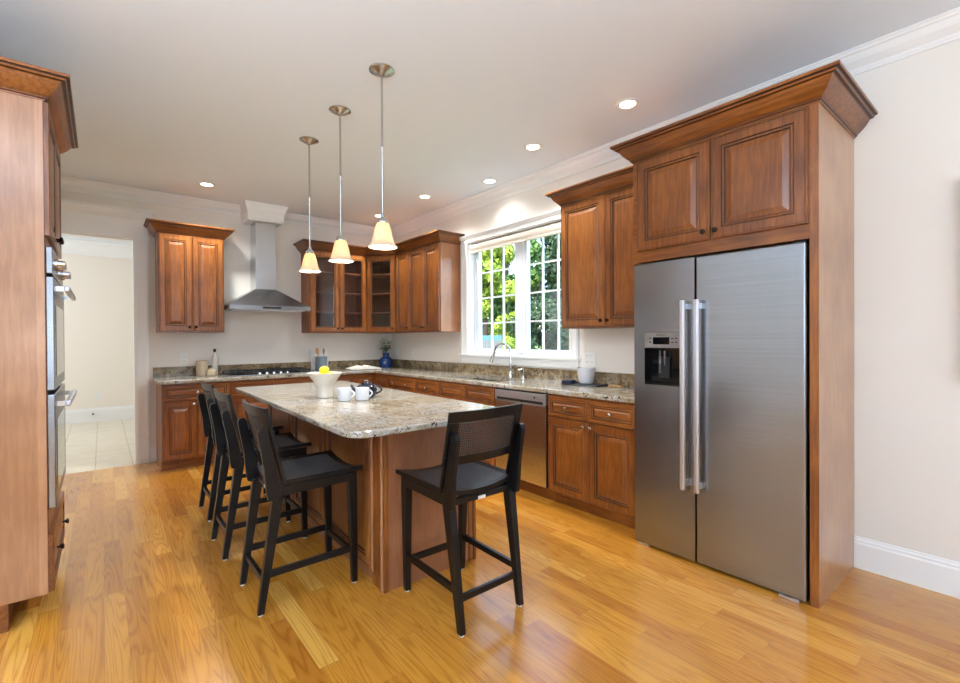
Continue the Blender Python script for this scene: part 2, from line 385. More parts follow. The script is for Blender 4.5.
CR = [(0, 2.806), (.010, 2.806), (.014, 2.816), (.020, 2.822), (.024, 2.832), (.036, 2.842), (.058, 2.862), (.074, 2.884), (.078, 2.892), (.090, 2.896), (.096, 2.906), (.105, 2.910), (.105, 2.917), (0, 2.917)]
struct('trim_1', MB().sweep([(XW, YR+.01), (XW, YB), (1.77, YB)][::-1], [(o, z) for o, z in CR], 0), WHITE, 'white crown moulding of the kitchen along right and back walls', 'crown moulding')
struct('trim_2', MB().sweep([(-.83, 3.9), (-.83, YB), (1.30, YB)], CR, 0), WHITE, 'white crown moulding on the back wall left of the hood', 'crown moulding')
BB = [(0, 0), (.017, 0), (.017, .140), (.013, .150), (.013, .160), (.008, .168), (.006, .178), (0, .178)]
struct('baseboard_right', MB().sweep([(XW, .682), (XW, YR+.01)], BB), WHITE, 'tall white baseboard on the wall right of the refrigerator', 'baseboard', smooth=0)
struct('baseboard_back', MB().sweep([(DX1+.117, YB), (.452, YB)], BB), WHITE, 'short white baseboard between door casing and base cabinet', 'baseboard')
struct('baseboard_hall', MB().sweep([(-2.5, 9.82), (1.5, 9.82)], [(o, z*1.25) for o, z in BB]), WHITE, 'white baseboard of the hall wall', 'baseboard')
struct('trim_3', MB().sweep([(-2.5, 9.82), (1.5, 9.82)], [(o*1.6, ZC-.002-(ZC-.001-z)*1.9) for o, z in CR]), WHITE, 'white crown moulding of the hall', 'crown moulding')
# door casing with entablature
c = MB(); yf = YB-.022
for a, b in ((DX1, DX1+.115), (DX0-.115, DX0)):
    c.box(a, b, yf, YB-.0005, 0, DZ); c.box(a+.012, a+.030, yf-.006, yf, 0, DZ); c.box(b-.030, b-.012, yf-.006, yf, 0, DZ)
c.box(DX0-.001, DX0+.012, YB-.001, YB+.121, 0, DZ); c.box(DX1-.012, DX1+.001, YB-.001, YB+.121, 0, DZ); c.box(DX0, DX1, YB-.001, YB+.121, DZ-.012, DZ+.001)
c.box(DX0-.13, DX1+.13, yf-.012, YB-.0005, DZ, DZ+.028)
c.box(DX0-.115, DX1+.115, yf, YB-.0005, DZ+.028, DZ+.20)
c.sweep([(DX0-.115, YB-.0005), (DX0-.115, yf), (DX1+.115, yf), (DX1+.115, YB-.0005)], [(0, DZ+.20), (.008, DZ+.20), (.012, DZ+.21), (.03, DZ+.235), (.045, DZ+.265), (.05, DZ+.285), (.062, DZ+.29), (.062, DZ+.306), (0, DZ+.306)])
struct('door_1', c, WHITE, 'white cased doorway with entablature header leading to the hall', 'doorway')

# kitchen window
c = MB(); xf = XW-.022
for a, b in ((y0-.10, y0), (y1, y1+.12)):
    c.box(xf, XW-.0005, a, b, z0, z1); c.box(xf-.006, xf, a+.012, a+.028, z0, z1); c.box(xf-.006, xf, b-.028, b-.012, z0, z1)
c.box(xf, XW-.0005, y0-.10, y1+.12, z1, z1+.055)
c.sweep([(XW-.0005, y1+.12), (xf, y1+.12), (xf, y0-.10), (XW-.0005, y0-.10)], [(0, z1+.045), (.01, z1+.045), (.02, z1+.06), (.03, z1+.07), (.03, z1+.082), (0, z1+.082)])
c.box(XW-.055, XW+.10, y0-.12, y1+.16, z0-.016, z0+.006)                 # stool
c.box(xf+.002, XW-.0005, y0-.10, y1+.12, z0-.096, z0-.016)              # apron
for a, b in ((y0-.0005, y0+.012), (y1-.012, y1+.0005)): c.box(XW-.001, XW+.19, a, b, z0, z1)
c.box(XW-.001, XW+.19, y0, y1, z1-.012, z1+.0005); c.box(XW+.10, XW+.19, y0, y1, z0-.0005, z0+.012)
win = struct('window_1', c, WHITE, 'double casement window over the sink with white casing', 'window')
xg = 3.44
G = ((2.785, 3.39), (3.575, 4.18)); gz0, gz1 = 1.203, 2.372
fr = MB(); fr.box(xg-.035, xg+.05, y0+.012, G[0][0]-.005, z0+.012, z1-.012) if G[0][0]-.005 > y0+.012 else None
fr.box(xg-.035, xg+.05, 4.23, y1-.012, z0+.012, z1-.012); fr.box(xg-.035, xg+.05, G[0][1]+.045, G[1][0]-.045, z0+.012, z1-.012)
fr.box(xg-.035, xg+.05, y0+.012, y1-.012, z0+.006, 1.165); fr.box(xg-.035, xg+.05, y0+.012, y1-.012, 2.41, z1-.012)
obj('window_frame', fr, VINYL, win, bevel=.003)
for a, b in G:
    s_ = MB(); a0, b0 = max(a-.045, y0+.013), b+.045
    s_.box(xg-.02, xg+.025, a0, a, 1.166, 2.409); s_.box(xg-.02, xg+.025, b, b0, 1.166, 2.409)
    s_.box(xg-.02, xg+.025, a, b, 1.166, gz0); s_.box(xg-.02, xg+.025, a, b, gz1, 2.409)
    sash = obj('sash', s_, VINYL, win, bevel=.003)
    mu = MB()
    for k in (1, 2): yy = a+(b-a)*k/3; mu.box(xg-.008, xg+.012, yy-.009, yy+.009, gz0, gz1)
    for k in (1, 2, 3): zz = gz0+(gz1-gz0)*k/4; mu.box(xg-.0079, xg+.0119, a, b, zz-.009, zz+.009)
    obj('muntin', mu, VINYL, sash)
    obj('pane', MB().box(xg+.001, xg+.004, a, b, gz0, gz1), GLASS, sash)
    obj('crank_handle', MB().box(xg-.05, xg-.021, (a+b)/2-.02, (a+b)/2+.02, 1.172, 1.186).tube([(xg-.045, (a+b)/2, 1.187), (xg-.05, (a+b)/2+.05, 1.192)], .005, 8), VINYL, sash)
t = thing('roller_shade', 'rolled-up cream roller shade at the top of the kitchen window', 'window shade', (3.372, 3.50, 2.368))
L_ = (y1-y0)/2-.03
m = MB().lathe([(.052, -L_), (.052, L_)], n=28).xform(Matrix.Rotation(R(90), 4, 'X')); obj('shade_roll', m, SHADEF, t, smooth=40)
obj('hem_bar', MB().box(-.050, -.040, -L_, L_, -.062, -.036), SHADEF, t)
obj('bracket', MB().box(-.04, .04, L_, L_+.012, -.04, .054), WHITE, t); obj('bracket', MB().box(-.04, .04, -L_-.012, -L_, -.04, .054), WHITE, t)

# ------------------------------------------------------------------ garden seen through the window
obj_g = struct('ground', MB().box(3.6, 400, -150, 450, -.3, .05), GRASS, 'green lawn outside the kitchen window', 'lawn')
def tree(name, label, x, y, h, rad, z0, mat, n, leaf, cat='tree', trunk=.12, dens=1.0, group='trees outside the window'):
    t = thing(name, label, cat, (x, y, .05), 0, group)
    rr = random.Random(int(x*100+y*7)); m = MB()
    clumps = []
    for _ in range(int(26*dens)):
        a = rr.uniform(0, 6.28); zz = rr.uniform(z0, h); q = math.sin(math.pi*min(1, max(.12, (zz-z0)/(h-z0))))**.6
        d = rad*q*math.sqrt(rr.random()); clumps.append((d*math.cos(a), d*math.sin(a), zz, rr.uniform(.35, .6)*rad*.7))
    for i in range(n):
        cx, cy, cz, cr = rr.choice(clumps)
        v = Vector((rr.gauss(0, 1), rr.gauss(0, 1), rr.gauss(0, 1))).normalized()*cr*rr.uniform(.6, 1)
        p = Vector((cx, cy, cz))+v; p.z = max(.06, p.z)
        nrm = (v.normalized()+Vector((rr.uniform(-.7, .7), rr.uniform(-.7, .7), rr.uniform(-.2, .9)))).normalized()
        e1 = nrm.orthogonal().normalized(); e1 = (Matrix.Rotation(rr.uniform(0, 6.28), 3, nrm) @ e1); e2 = nrm.cross(e1); s = leaf*rr.uniform(.6, 1.3)
        m.add([p-e1*s, p-e2*s*.5+nrm*s*.1, p+e1*s, p+e2*s*.5+nrm*s*.1], [(0, 1, 2, 3)])
    obj('foliage', m, mat, t, fix=False)
    tr = MB(); tr.tube([(0, 0, -.05), (.03, .02, h*.4), (0, .05, h*.85)], [trunk, trunk*.7, trunk*.2], 8)
    for k in range(6):
        a = k*1.1; zz = h*(.3+.08*k); tr.tube([(0, .02, zz), (rad*.6*math.cos(a), rad*.6*math.sin(a), zz+rad*.4)], [trunk*.35, .01], 6)
    obj('trunk', tr, BARK, t, smooth=50)
tree('maple_tree', 'bright yellow-green maple outside the left half of the window', 9.4, 11.2, 4.4, 1.3, .3, LEAFY, 16000, .085)
tree('garden_tree', 'mid green leafy tree behind the maple outside the window', 12.2, 19.6, 7.5, 1.9, 1.0, LEAFG, 9000, .12)
tree('garden_tree', 'tall mid green tree between the two window halves outside', 18.2, 19.6, 9.5, 1.9, 1.5, LEAFG, 8000, .12)
tree('garden_tree', 'green tree filling the gap behind the yellow maple outside', 15.0, 17.2, 7.5, 1.6, .3, LEAFG, 9000, .12)
tree('garden_tree', 'green tree behind the window mullion outside', 12.3, 13.3, 7.0, 1.45, .3, LEAFG, 13000, .10)
tree('hemlock_tree', 'dark green hemlock outside the right half of the window', 11.4, 9.5, 5.4, 1.25, .2, LEAFD, 16000, .09)
tree('hemlock_tree', 'dark green conifer at the right edge of the window view', 9.5, 7.4, 4.6, 1.2, .2, LEAFD, 16000, .085)
tree('garden_tree', 'light green tree top above the conifers outside the window', 15.5, 12.4, 8.0, 1.7, 2.0, LEAFG, 9000, .11)
tree('garden_shrub', 'low yellow-green shrub beyond the picket fence outside the window', 8.6, 9.2, 1.9, .55, .3, LEAFY, 5000, .05, 'shrub', .03, group='shrubs outside the window')
tree('garden_shrub', 'dark leafy shrub near the window at its lower right', 7.2, 6.7, 1.9, .8, .2, LEAFD, 6000, .05, 'shrub', .03, group='shrubs outside the window')
t = thing('picket_fence', 'pale teal and white picket fence beyond the lawn outside the window', 'fence', (7.5, 8.45, .05))
PICKW = plain('weathered_white_picket', (100, 106, 108), .7)
for k in range(24): obj('picket', MB().box(0, .03, k*.075-.1, k*.075-.062, 0, 1.22), PICKW, t)
obj('top_panel', MB().box(.031, .05, -.1, 1.7, 1.16, 1.35), TEAL, t); obj('rail', MB().box(.031, .06, -.1, 1.7, .2, .28), VINYL, t)

# ------------------------------------------------------------------ cabinet kit (local: x across, front at y=0 facing -y, z up)
def panel_door(w, h, fw=.058, glass_=False):
    m = MB()
    ringsets = [(0, 0, 0), (0, .018, 0), (.003, .021, 0), (.008, .021, 0), (.010, .0185, 1), (.012, .021, 0), (fw-.006, .021, 0), (fw-.003, .017, 1), (fw, .017, 1), (fw+.004, .020, 0), (fw+.010, .0195, 0), (fw+.013, .013, 1), (fw+.016, .012, 1)]
    if glass_: ringsets = ringsets[:-2]+[(fw+.012, .010, 1), (fw+.012, 0, 0)]
    else: ringsets += [(fw+.019, .0125, 0), (fw+(.045 if fw > .04 else .030), .019, 0), (fw+(.048 if fw > .04 else .032), .0195, 0)]
    lim = min(w, h)/2-.004
    if ringsets[-1][0] > lim:
        k = lim/ringsets[-1][0]; ringsets = [(a*k, b, c) for a, b, c in ringsets]
    for i, (ins, d, mt) in enumerate(ringsets):
        m.v += [(ins, -d, ins), (w-ins, -d, ins), (w-ins, -d, h-ins), (ins, -d, h-ins)]
        if i:
            b = 4*i; a = b-4
            for k in range(4): m.f.append([a+k, a+(k+1) % 4, b+(k+1) % 4, b+k]); m.m.append(mt)
    n = len(ringsets)*4
    if glass_:
        for k in range(4): m.f.append([n-4+k, n-4+(k+1) % 4, (k+1) % 4, k]); m.m.append(0)
    else:
        m.f.append([n-4, n-3, n-2, n-1]); m.m.append(0); m.f.append([3, 2, 1, 0]); m.m.append(0)
    return m
def knob(parent, x, z, mat=NICKEL, y=-.021):
    m = MB().lathe([(.006, 0), (.005, .006), (.0055, .012), (.012, .016), (.0155, .021), (.014, .026), (.007, .029), (.001, .0295)], n=16)
    m.xform(Matrix.Translation((x, y+.0003, z)) @ Matrix.Rotation(R(90), 4, 'X')); return obj('knob', m, mat, parent, smooth=40)
def add_door(t, x, z, w, h, kn=None, knmat=NICKEL, name='door', glass_=False, fw=.058, mats=None, knobs=None):
    d = obj(name, panel_door(w, h, fw, glass_), mats or [WOOD, GLAZE], t, loc=(x, -.0008, z))
    if kn: knob(d, kn[0], kn[1], knmat)
    for q in (knobs or []): knob(d, q[0], q[1], knmat)
    if glass_: obj('pane', MB().box(fw+.0125, w-fw-.0125, -.008, -.005, fw+.0125, h-fw-.0125), CABGL, d)
    return d
CC = [(0, 0), (.006, 0), (.008, .006), (.014, .010), (.016, .014), (.016, .018), (.024, .024), (.046, .048), (.060, .070), (.066, .082), (.070, .085), (.082, .087), (.086, .094), (.088, .098), (.098, .100), (.100, .104), (.100, .114), (0, .114)]
CM = [0, 0, 1, 0, 1, 0, 0, 0, 0, 0, 1, 0, 1, 1, 0, 0, 0, 0]
def crown(t, path, z, segs=None, k=1.0, kz=1.0): return obj('crown', MB().sweep(path, [(o*k, z+zz*kz) for o, zz in CC], CM, segs), [WOODX, GLAZE], t)

# ---- base cabinets (z 0.105-0.876)
def base_unit(label, loc, rz, w, depth, cols, group='stained wood base cabinets', toe=.078, dz=(.708, .862), doorz=(.118, .700), depth_body=None):
    """cols: list of (x0, x1, drawer_kind, door_knob) ; drawer_kind in None/'one'/'two'/'blank'"""
    t = thing('base_cabinet', label, 'cabinet', loc, rz, group)
    obj('body', MB().box(0.0005, w-.0005, 0, depth, .105, .8815), WOOD, t, label=None)
    obj('toe_kick', MB().box(0.0005, w-.0005, toe, depth, 0, .1048), WOODX, t)
    for (a, b, dk, kn) in cols:
        W_ = b-a
        if dk:
            ks = {'one': [(W_/2, (dz[1]-dz[0])/2)], 'two': [(W_*.27, (dz[1]-dz[0])/2), (W_*.73, (dz[1]-dz[0])/2)], 'blank': []}[dk]
            add_door(t, a, dz[0], W_, dz[1]-dz[0], name='drawer', fw=.032, knobs=ks, mats=[WOODX, GLAZE])
        if kn is not None:
            nd = 2 if kn == 'pair' else 1
            if nd == 1: add_door(t, a, doorz[0], W_, doorz[1]-doorz[0], kn=(W_-.03 if kn == 'R' else .03, doorz[1]-doorz[0]-.035))
            else:
                h_ = W_/2-.002
                add_door(t, a, doorz[0], h_, doorz[1]-doorz[0], kn=(h_-.03, doorz[1]-doorz[0]-.035)); add_door(t, a+W_/2+.002, doorz[0], h_, doorz[1]-doorz[0], kn=(.03, doorz[1]-doorz[0]-.035))
    return t
YF, XF = 5.550, 2.752
DB = YB-.003-YF; DR = XW-.003-XF
base_unit('stained wood base cabinet at the doorway end of the back wall, left of the cooktop', (.455, YF, 0), 0, .610, DB, [(.008, .602, 'one', 'pair')])
base_unit('wide stained wood base cabinet under the cooktop', (1.066, YF, 0), 0, .914, DB, [(.008, .455, 'blank', 'R'), (.460, .906, 'blank', 'L')])
base_unit('stained wood base cabinet just right of the cooktop', (1.981, YF, 0), 0, .500, DB, [(.008, .492, 'one', 'pair')])
base_unit('narrow stained wood base cabinet on the back wall beside the inside corner', (2.482, YF, 0), 0, .269, DB, [(.006, .240, 'one', 'L')])
RZ = R(-90)
base_unit('narrow corner base cabinet with plain drawer front at the start of the window wall', (XF, 5.546, 0), RZ, .395, DR, [(.130, .388, 'blank', 'L')])
base_unit('base cabinet with wide two-knob drawer between corner and sink', (XF, 5.150, 0), RZ, .660, DR, [(.006, .654, 'two', 'pair')])
base_unit('single-drawer base cabinet just left of the sink base', (XF, 4.489, 0), RZ, .474, DR, [(.006, .468, 'one', 'R')])
# sink base: shallow body top so the basin fits inside
t = thing('base_cabinet', 'sink base cabinet with two plain false drawer fronts below the window', 'cabinet', (XF, 4.014, 0), RZ, 'stained wood base cabinets')
w_ = .886
obj('body', MB().box(.0005, .018, 0, DR, .105, .8815).box(w_-.018, w_-.0005, 0, DR, .105, .8815).box(.018, w_-.018, DR-.012, DR, .105, .8815).box(.018, w_-.018, 0, DR-.012, .105, .123).box(.018, w_-.018, 0, .018, .84, .8815).box(.018, w_-.018, 0, .018, .700, .71), WOOD, t)
obj('toe_kick', MB().box(.0005, w_-.0005, .078, DR, 0, .1048), WOODX, t)
for a, b, k in ((.006, .441, .405), (.445, .880, .03)):
    add_door(t, a, .708, b-a, .154, name='drawer', fw=.032, mats=[WOODX, GLAZE]); add_door(t, a, .118, b-a, .582, kn=(k, .547))
base_unit('two-door base cabinet between dishwasher and refrigerator', (XF, 2.494, 0), RZ, .808, DR, [(.008, .395, 'one', 'R'), (.399, .788, 'one', 'L')])

# ---- dishwasher
t = thing('dishwasher', 'stainless dishwasher under the counter left of the refrigerator cabinets', 'dishwasher', (XF, 3.127, 0), RZ)
w_ = .632
obj('tub', MB().box(.006, w_-.006, .012, DR, .11, .872), BLACKP, t)
obj('door', MB().box(.012, w_-.012, -.024, .0118, .125, .775), STEELV, t, bevel=.004)
p = obj('control_panel', MB().box(.012, w_-.012, -.026, .0118, .779, .868), steel('darker_stainless_panel', (196, 198, 202), 'H', .42), t, bevel=.003)
obj('handle_recess', MB().box(.04, w_-.04, -.0275, -.0262, .786, .806), BLACKP, p)
obj('display_window', MB().box(w_-.14, w_-.125, -.0275, -.0262, .826, .842), BLACKP, p)
obj('toe_panel', MB().box(.0, w_, .078, DR, .0, .108), WOODX, t)

# ---- countertop (L) with sink hole, and backsplash
ct = thing('kitchen_countertop', 'L-shaped speckled granite countertop along back and window walls', 'countertop', (2.7, 5.5, .882))
Z0 = .882; Z1 = .920; ex = 2.724; ey = 5.498; e2 = .012
SK = (2.83, 3.19, 3.18, 3.96)
m = MB()
def cb(x0, x1, yy0, yy1): m.box(x0, x1, yy0, yy1, Z0+.0003, Z1)
xe, ye = XW-.0015, YB-.0015
cb(.425+e2, xe, ey+e2, ye)
cb(ex+e2, xe, SK[3], ey+e2); cb(ex+e2, xe, 1.6855, SK[2]); cb(ex+e2, SK[0], SK[2], SK[3]); cb(SK[1], xe, SK[2], SK[3])
nose = [(0, Z0+.0003), (.008, Z0+.0003), (.0115, Z0+.006), (.012, Z0+.014), (.012, Z1-.012), (.0105, Z1-.005), (.006, Z1-.001), (0, Z1)]
m.sweep([(.425+e2, ye), (.425+e2, ey+e2), (ex+e2, ey+e2), (ex+e2, 1.6855)], nose)
m.xform(Matrix.Translation((-2.7, -5.5, -.882))); obj('slab', m, GRANITE, ct, fix=True)
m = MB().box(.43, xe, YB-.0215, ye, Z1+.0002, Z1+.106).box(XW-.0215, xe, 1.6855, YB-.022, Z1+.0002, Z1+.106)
m.xform(Matrix.Translation((-2.7, -5.5, -.882))); obj('backsplash', m, GRANITE_SHADED, ct, bevel=.002, label='golden brown backsplash strip with shade put into its colour')

t = thing('kitchen_sink', 'stainless undermount sink below the window', 'sink', (3.0, 3.57, .70))
sk = MB(); a, b, c_, d = SK[0]-.006-3.0, SK[1]+.006-3.0, SK[2]-.006-3.57, SK[3]+.006-3.57
zt = .8815-.70; zb = -.0
for (x0, x1, yy0, yy1, q0, q1) in ((a-.012, a, c_-.012, d+.012, zb, zt), (b, b+.012, c_-.012, d+.012, zb, zt), (a, b, c_-.012, c_, zb, zt), (a, b, d, d+.012, zb, zt), (a, b, c_, d, zb, zb+.006)): sk.box(x0, x1, yy0, yy1, q0, q1)
obj('basin', sk, STEEL, t, bevel=.003); obj('drain', MB().lathe([(.045, 0), (.045, .003), (.03, .004)], (0, 0, .0065), 24), CHROME, t)
t = thing('kitchen_faucet', 'chrome gooseneck pull-down faucet behind the sink', 'faucet', (3.245, 3.46, .9205))
obj('base', MB().lathe([(.028, 0), (.028, .006), (.022, .012), (.019, .05), (.0165, .06)], n=24), CHROME, t, smooth=40)
pts = [(0, 0, .055), (0, 0, .25)]
for k in range(1, 13):
    a = math.pi*k/12*1.0; pts.append((-.06*(1-math.cos(a))*1.0*.55, .088*(1-math.cos(a)), .25+.095*math.sin(a)))
pts.append((-.07, .19, .215))
obj('spout', MB().tube(pts, .0125, 14), CHROME, t, smooth=50)
obj('spray_head', MB().tube([(-.069, .188, .225), (-.078, .205, .175), (-.083, .213, .150)], [.015, .019, .021], 14), CHROME, t, smooth=40)
h = obj('handle_body', MB().tube([(0, 0, .035), (0, -.055, .045)], .014, 12), CHROME, t, smooth=40)
obj('lever', MB().tube([(0, -.045, .045), (-.01, -.075, .13)], [.008, .005], 10), CHROME, h, smooth=40)
t = thing('side_sprayer', 'short chrome dispenser standing beside the faucet', 'dispenser', (3.255, 3.29, .9205))
obj('base', MB().lathe([(.022, 0), (.022, .005), (.014, .012), (.012, .075), (.016, .085), (.016, .1)], n=20), CHROME, t, smooth=40)
obj('nozzle', MB().tube([(0, 0, .09), (-.045, .03, .085)], [.009, .006], 10), CHROME, t, smooth=40)

# ---- upper cabinets
def uppers(label, loc, rz, w, depth, splits, knobs, z=(1.405, 2.445), group='stained wood wall cabinets', glass_=False, shelves=0, knmat=BRONZE):
    t = thing('wall_cabinet', label, 'cabinet', loc, rz, group); T = .018
    if glass_:
        obj('body', MB().box(.0005, T, 0, depth, z[0], z[1]).box(w-T, w-.0005, 0, depth, z[0], z[1]).box(T, w-T, depth-.008, depth, z[0], z[1]).box(T, w-T, 0, depth-.008, z[0], z[0]+T).box(T, w-T, 0, depth-.008, z[1]-.05, z[1]).box(w/2-.02, w/2+.02, 0, .018, z[0]+T, z[1]-.05) if len(splits) > 2 else
            MB().box(.0005, T, 0, depth, z[0], z[1]).box(w-T, w-.0005, 0, depth, z[0], z[1]).box(T, w-T, depth-.008, depth, z[0], z[1]).box(T, w-T, 0, depth-.008, z[0], z[0]+T).box(T, w-T, 0, depth-.008, z[1]-.05, z[1]), [INNER, WOOD], t)
        for k in range(shelves):
            zz = z[0]+(z[1]-z[0])*(k+1)/(shelves+1); obj('shelf', MB().box(T+.001, w-T-.001, .03, depth-.01, zz, zz+.016), INNER, t)
    else: obj('body', MB().box(.0005, w-.0005, 0, depth, z[0], z[1]), WOOD, t)
    for k in range(len(splits)-1):
        a, b = splits[k], splits[k+1]; kk = knobs[k]; W_ = b-a-.004
        add_door(t, a+.002, z[0]+.012, W_, z[1]-z[0]-.022, kn=(W_-.028 if kk == 'R' else .028, .045), knmat=knmat, glass_=glass_)
    return t
DU = YB-.002-5.83; DUR = XW-.002-3.05
t = uppers('two-door stained wood wall cabinet left of the range hood', (.458, 5.83, 0), 0, .612, DU, [.006, .306, .606], 'RL')
crown(t, [(0, DU), (0, 0), (.612, 0), (.612, DU)], 2.440)
XA = 2.018; XB = 2.79; YA = 5.452; 
P0, P1 = Vector((XB, 5.83)), Vector((3.05, YA))
t = uppers('two-door glass-front wall cabinet right of the range hood', (XA, 5.83, 0), 0, XB-XA-.001, DU, [.006, (XB-XA)/2, XB-XA-.006], 'RL', glass_=True, shelves=3)
def loc2(pts, loc, rz):
    M = Matrix.Rotation(-rz, 2); return [tuple(M @ (Vector(p)-Vector(loc[:2]))) for p in pts]
CP = [(XA, YB-.002), (XA, 5.83), (XB, 5.83), (3.05, YA), (3.05, 4.432), (XW-.002, 4.432)]
crown(t, loc2(CP, (XA, 5.83), 0), 2.440, [0, 1])
# diagonal corner
D = P1-P0; dl = D.length; ang = math.atan2(D.y, D.x)
t = thing('wall_cabinet', 'single glass-door corner wall cabinet set diagonally', 'cabinet', (P0.x, P0.y, 0), ang, 'stained wood wall cabinets')
poly = loc2([(XB+.001, 5.829), (3.049, YA+.001), (XW-.003, YA+.001), (XW-.003, YB-.003), (XB+.001, YB-.003)], P0, ang)
m = MB().prism(poly, 1.405, 1.423).prism(poly, 2.39, 2.445)
for i in range(1, 5):
    a, b = Vector(poly[i]), Vector(poly[(i+1) % 5]); d = (b-a).normalized(); n_ = Vector((-d.y, d.x))*.016; m.prism([tuple(a), tuple(b), tuple(b+n_), tuple(a+n_)], 1.423, 2.39)
obj('body', m, INNER, t)
for k in (1, 2, 3):
    zz = 1.405+1.04*k/4; cc = sum((Vector(q) for q in poly), Vector((0, 0)))/5
    obj('shelf', MB().prism([tuple(cc+(Vector(q)-cc)*.88) for q in poly], zz, zz+.016), INNER, t)
fwk = MB().box(.001, .03, -.0005, .018, 1.405, 2.445).box(dl-.03, dl-.001, -.0005, .018, 1.405, 2.445).box(.03, dl-.03, -.0005, .018, 1.405, 1.43).box(.03, dl-.03, -.0005, .018, 2.425, 2.445); obj('face_frame', fwk, WOOD, t)
add_door(t, .022, 1.417, dl-.044, 1.018, kn=(dl-.075, .045), knmat=BRONZE, glass_=True)
crown(t, loc2(CP, P0, ang), 2.440, [2])
wr = YA-4.432
t = uppers('three-door stained wood wall cabinet between the corner and the window', (3.05, YA-.001, 0), RZ, wr-.001, DUR, [.004, .335, .68, wr-.006], 'RRL')
obj('side_panel', MB().box(wr-.0008, wr+.004, -.002, DUR, 1.405, 2.443), PANEL2, t)
crown(t, loc2(CP, (3.05, YA), RZ), 2.440, [3, 4])
t = uppers('two-door stained wood wall cabinet between window and refrigerator', (3.05, 2.607, 0), RZ, .922, DUR, [.006, .448, .890], 'RL', z=(1.400, 2.445))
crown(t, [(0, DUR), (0, 0), (.922, 0)], 2.440)

# ---- refrigerator enclosure
FX = 2.68
t = thing('refrigerator_cabinet', 'tall stained wood enclosure with two doors above the refrigerator', 'cabinet', (FX, 1.684, 0), RZ)
wf = 1.684-.683; df = XW-.002-FX
obj('side_panel', MB().box(wf-.020, wf, .0, df, 0, 2.455), PANEL, t, label='smooth reddish end panel facing the room')
obj('stile', MB().box(wf-.038, wf-.001, -.004, -.0002, 0, 2.455).box(wf-.038, wf-.0202, -.0002, .03, 0, 2.455), WOOD, t)
obj('side_panel', MB().box(.0, .014, .04, df, 0, 1.799).box(0, .0204, 0, df, 1.7991, 2.455), PANEL, t)
obj('box', MB().box(.0205, wf-.0385, 0, df, 1.80, 2.455), WOOD, t)
obj('face_frame', MB().box(.0, wf-.0385, -.004, -.0003, 1.80, 2.455), WOODX, t)
for a, b, k in ((.035, .493, 'R'), (.499, .960, 'L')):
    d = obj('door', panel_door(b-a, .565, .062), [WOOD, GLAZE], t, loc=(a, -.0045, 1.872)); knob(d, (b-a-.03) if k == 'R' else .03, .045, BRONZE)
obj('crown', MB().sweep([(0, df), (0, -.004), (wf, -.004), (wf, df)], [(o*1.05, 2.448+z) for o, z in CC], CM), [WOODX, GLAZE], t)

# ---- refrigerator
t = thing('refrigerator', 'stainless side-by-side refrigerator with water dispenser', 'refrigerator', (2.65, 1.6665, 0), RZ)
wF = .938
obj('case', MB().box(.006, wF-.008, .05, .66, .02, 1.772), plain('dark_grey_case', (60, 60, 62), .5), t)
obj('kick_grille', MB().box(.03, wF-.03, .03, .049, .004, .019+.03), BLACKP, t)
obj('hinge_cover', MB().box(wF-.06, wF-.006, .012, .07, 1.776, 1.790), BLACKP, t)
obj('leveling_foot', MB().box(.02, .10, .0, .028, .003, .016), HANDLE, t); obj('leveling_foot', MB().box(wF-.12, wF-.03, .0, .028, .003, .016), HANDLE, t)
zl, zh = .018, 1.783; hx0, hx1, hz0, hz1 = .074, .310, 1.027, 1.352
fd = obj('freezer_door', MB().box(.002, hx0, 0, .045, zl, zh).box(hx1, .392, 0, .045, zl, zh).box(hx0, hx1, 0, .045, zl, hz0).box(hx0, hx1, 0, .045, hz1, zh), STEEL, t)
rd = obj('refrigerator_door', MB().box(.400, wF-.002, 0, .045, zl, zh), STEEL, t, bevel=.008)
c = MB().box(hx0+.001, hx1-.001, -.001, .02, 1.256, hz1-.001)
dp = obj('dispenser_panel', c, steel('grey_dispenser_trim', (150, 148, 148), 'H', .4), t, bevel=.001)
obj('display', MB().box(.132, .240, -.0022, -.0012, 1.278, 1.322), BLACKG, dp)
bt = MB()
for q in (1.287, 1.311):
    bt.box(.108, .119, -.0024, -.0012, q, q+.009)
    for xx in (.252, .276): bt.box(xx, xx+.012, -.0022, -.0012, q, q+.007)
obj('button_row', bt, BLACKP, dp)
cv = MB().box(hx0+.001, hx1-.001, .040, .0445, hz0+.001, 1.255).box(hx0+.001, hx0+.006, -.001, .040, hz0+.001, 1.255).box(hx1-.006, hx1-.001, -.001, .040, hz0+.001, 1.255).box(hx0+.006, hx1-.006, -.001, .040, hz0+.001, hz0+.014).box(hx0+.006, hx1-.006, -.001, .0395, 1.240, 1.2555)
dc = obj('dispenser_cavity', cv, [BLACKG], t)
obj('paddle', MB().box(.155, .225, .022, .034, 1.07, 1.20), BLACKP, dc); obj('spigot', MB().box(.165, .178, .012, .03, 1.10, 1.239).box(.195, .206, .012, .03, 1.15, 1.239), CHROME, dc)
tx = bpy.data.curves.new('brand_text', 'FONT'); tx.body = 'BOSCH'; tx.size = .018; tx.extrude = .0004; tx.align_x = 'CENTER'
tmp = bpy.data.objects.new('tmp_text', tx); COL.objects.link(tmp); bpy.context.view_layer.update()
tme = bpy.data.meshes.new_from_object(tmp); bpy.data.objects.remove(tmp)
to = bpy.data.objects.new('brand_lettering', tme); COL.objects.link(to); tme.materials.clear(); tme.materials.append(BLACKP); to.parent = dp; to.location = (.186, -.0016, 1.330); to.rotation_euler = (R(90), 0, 0)
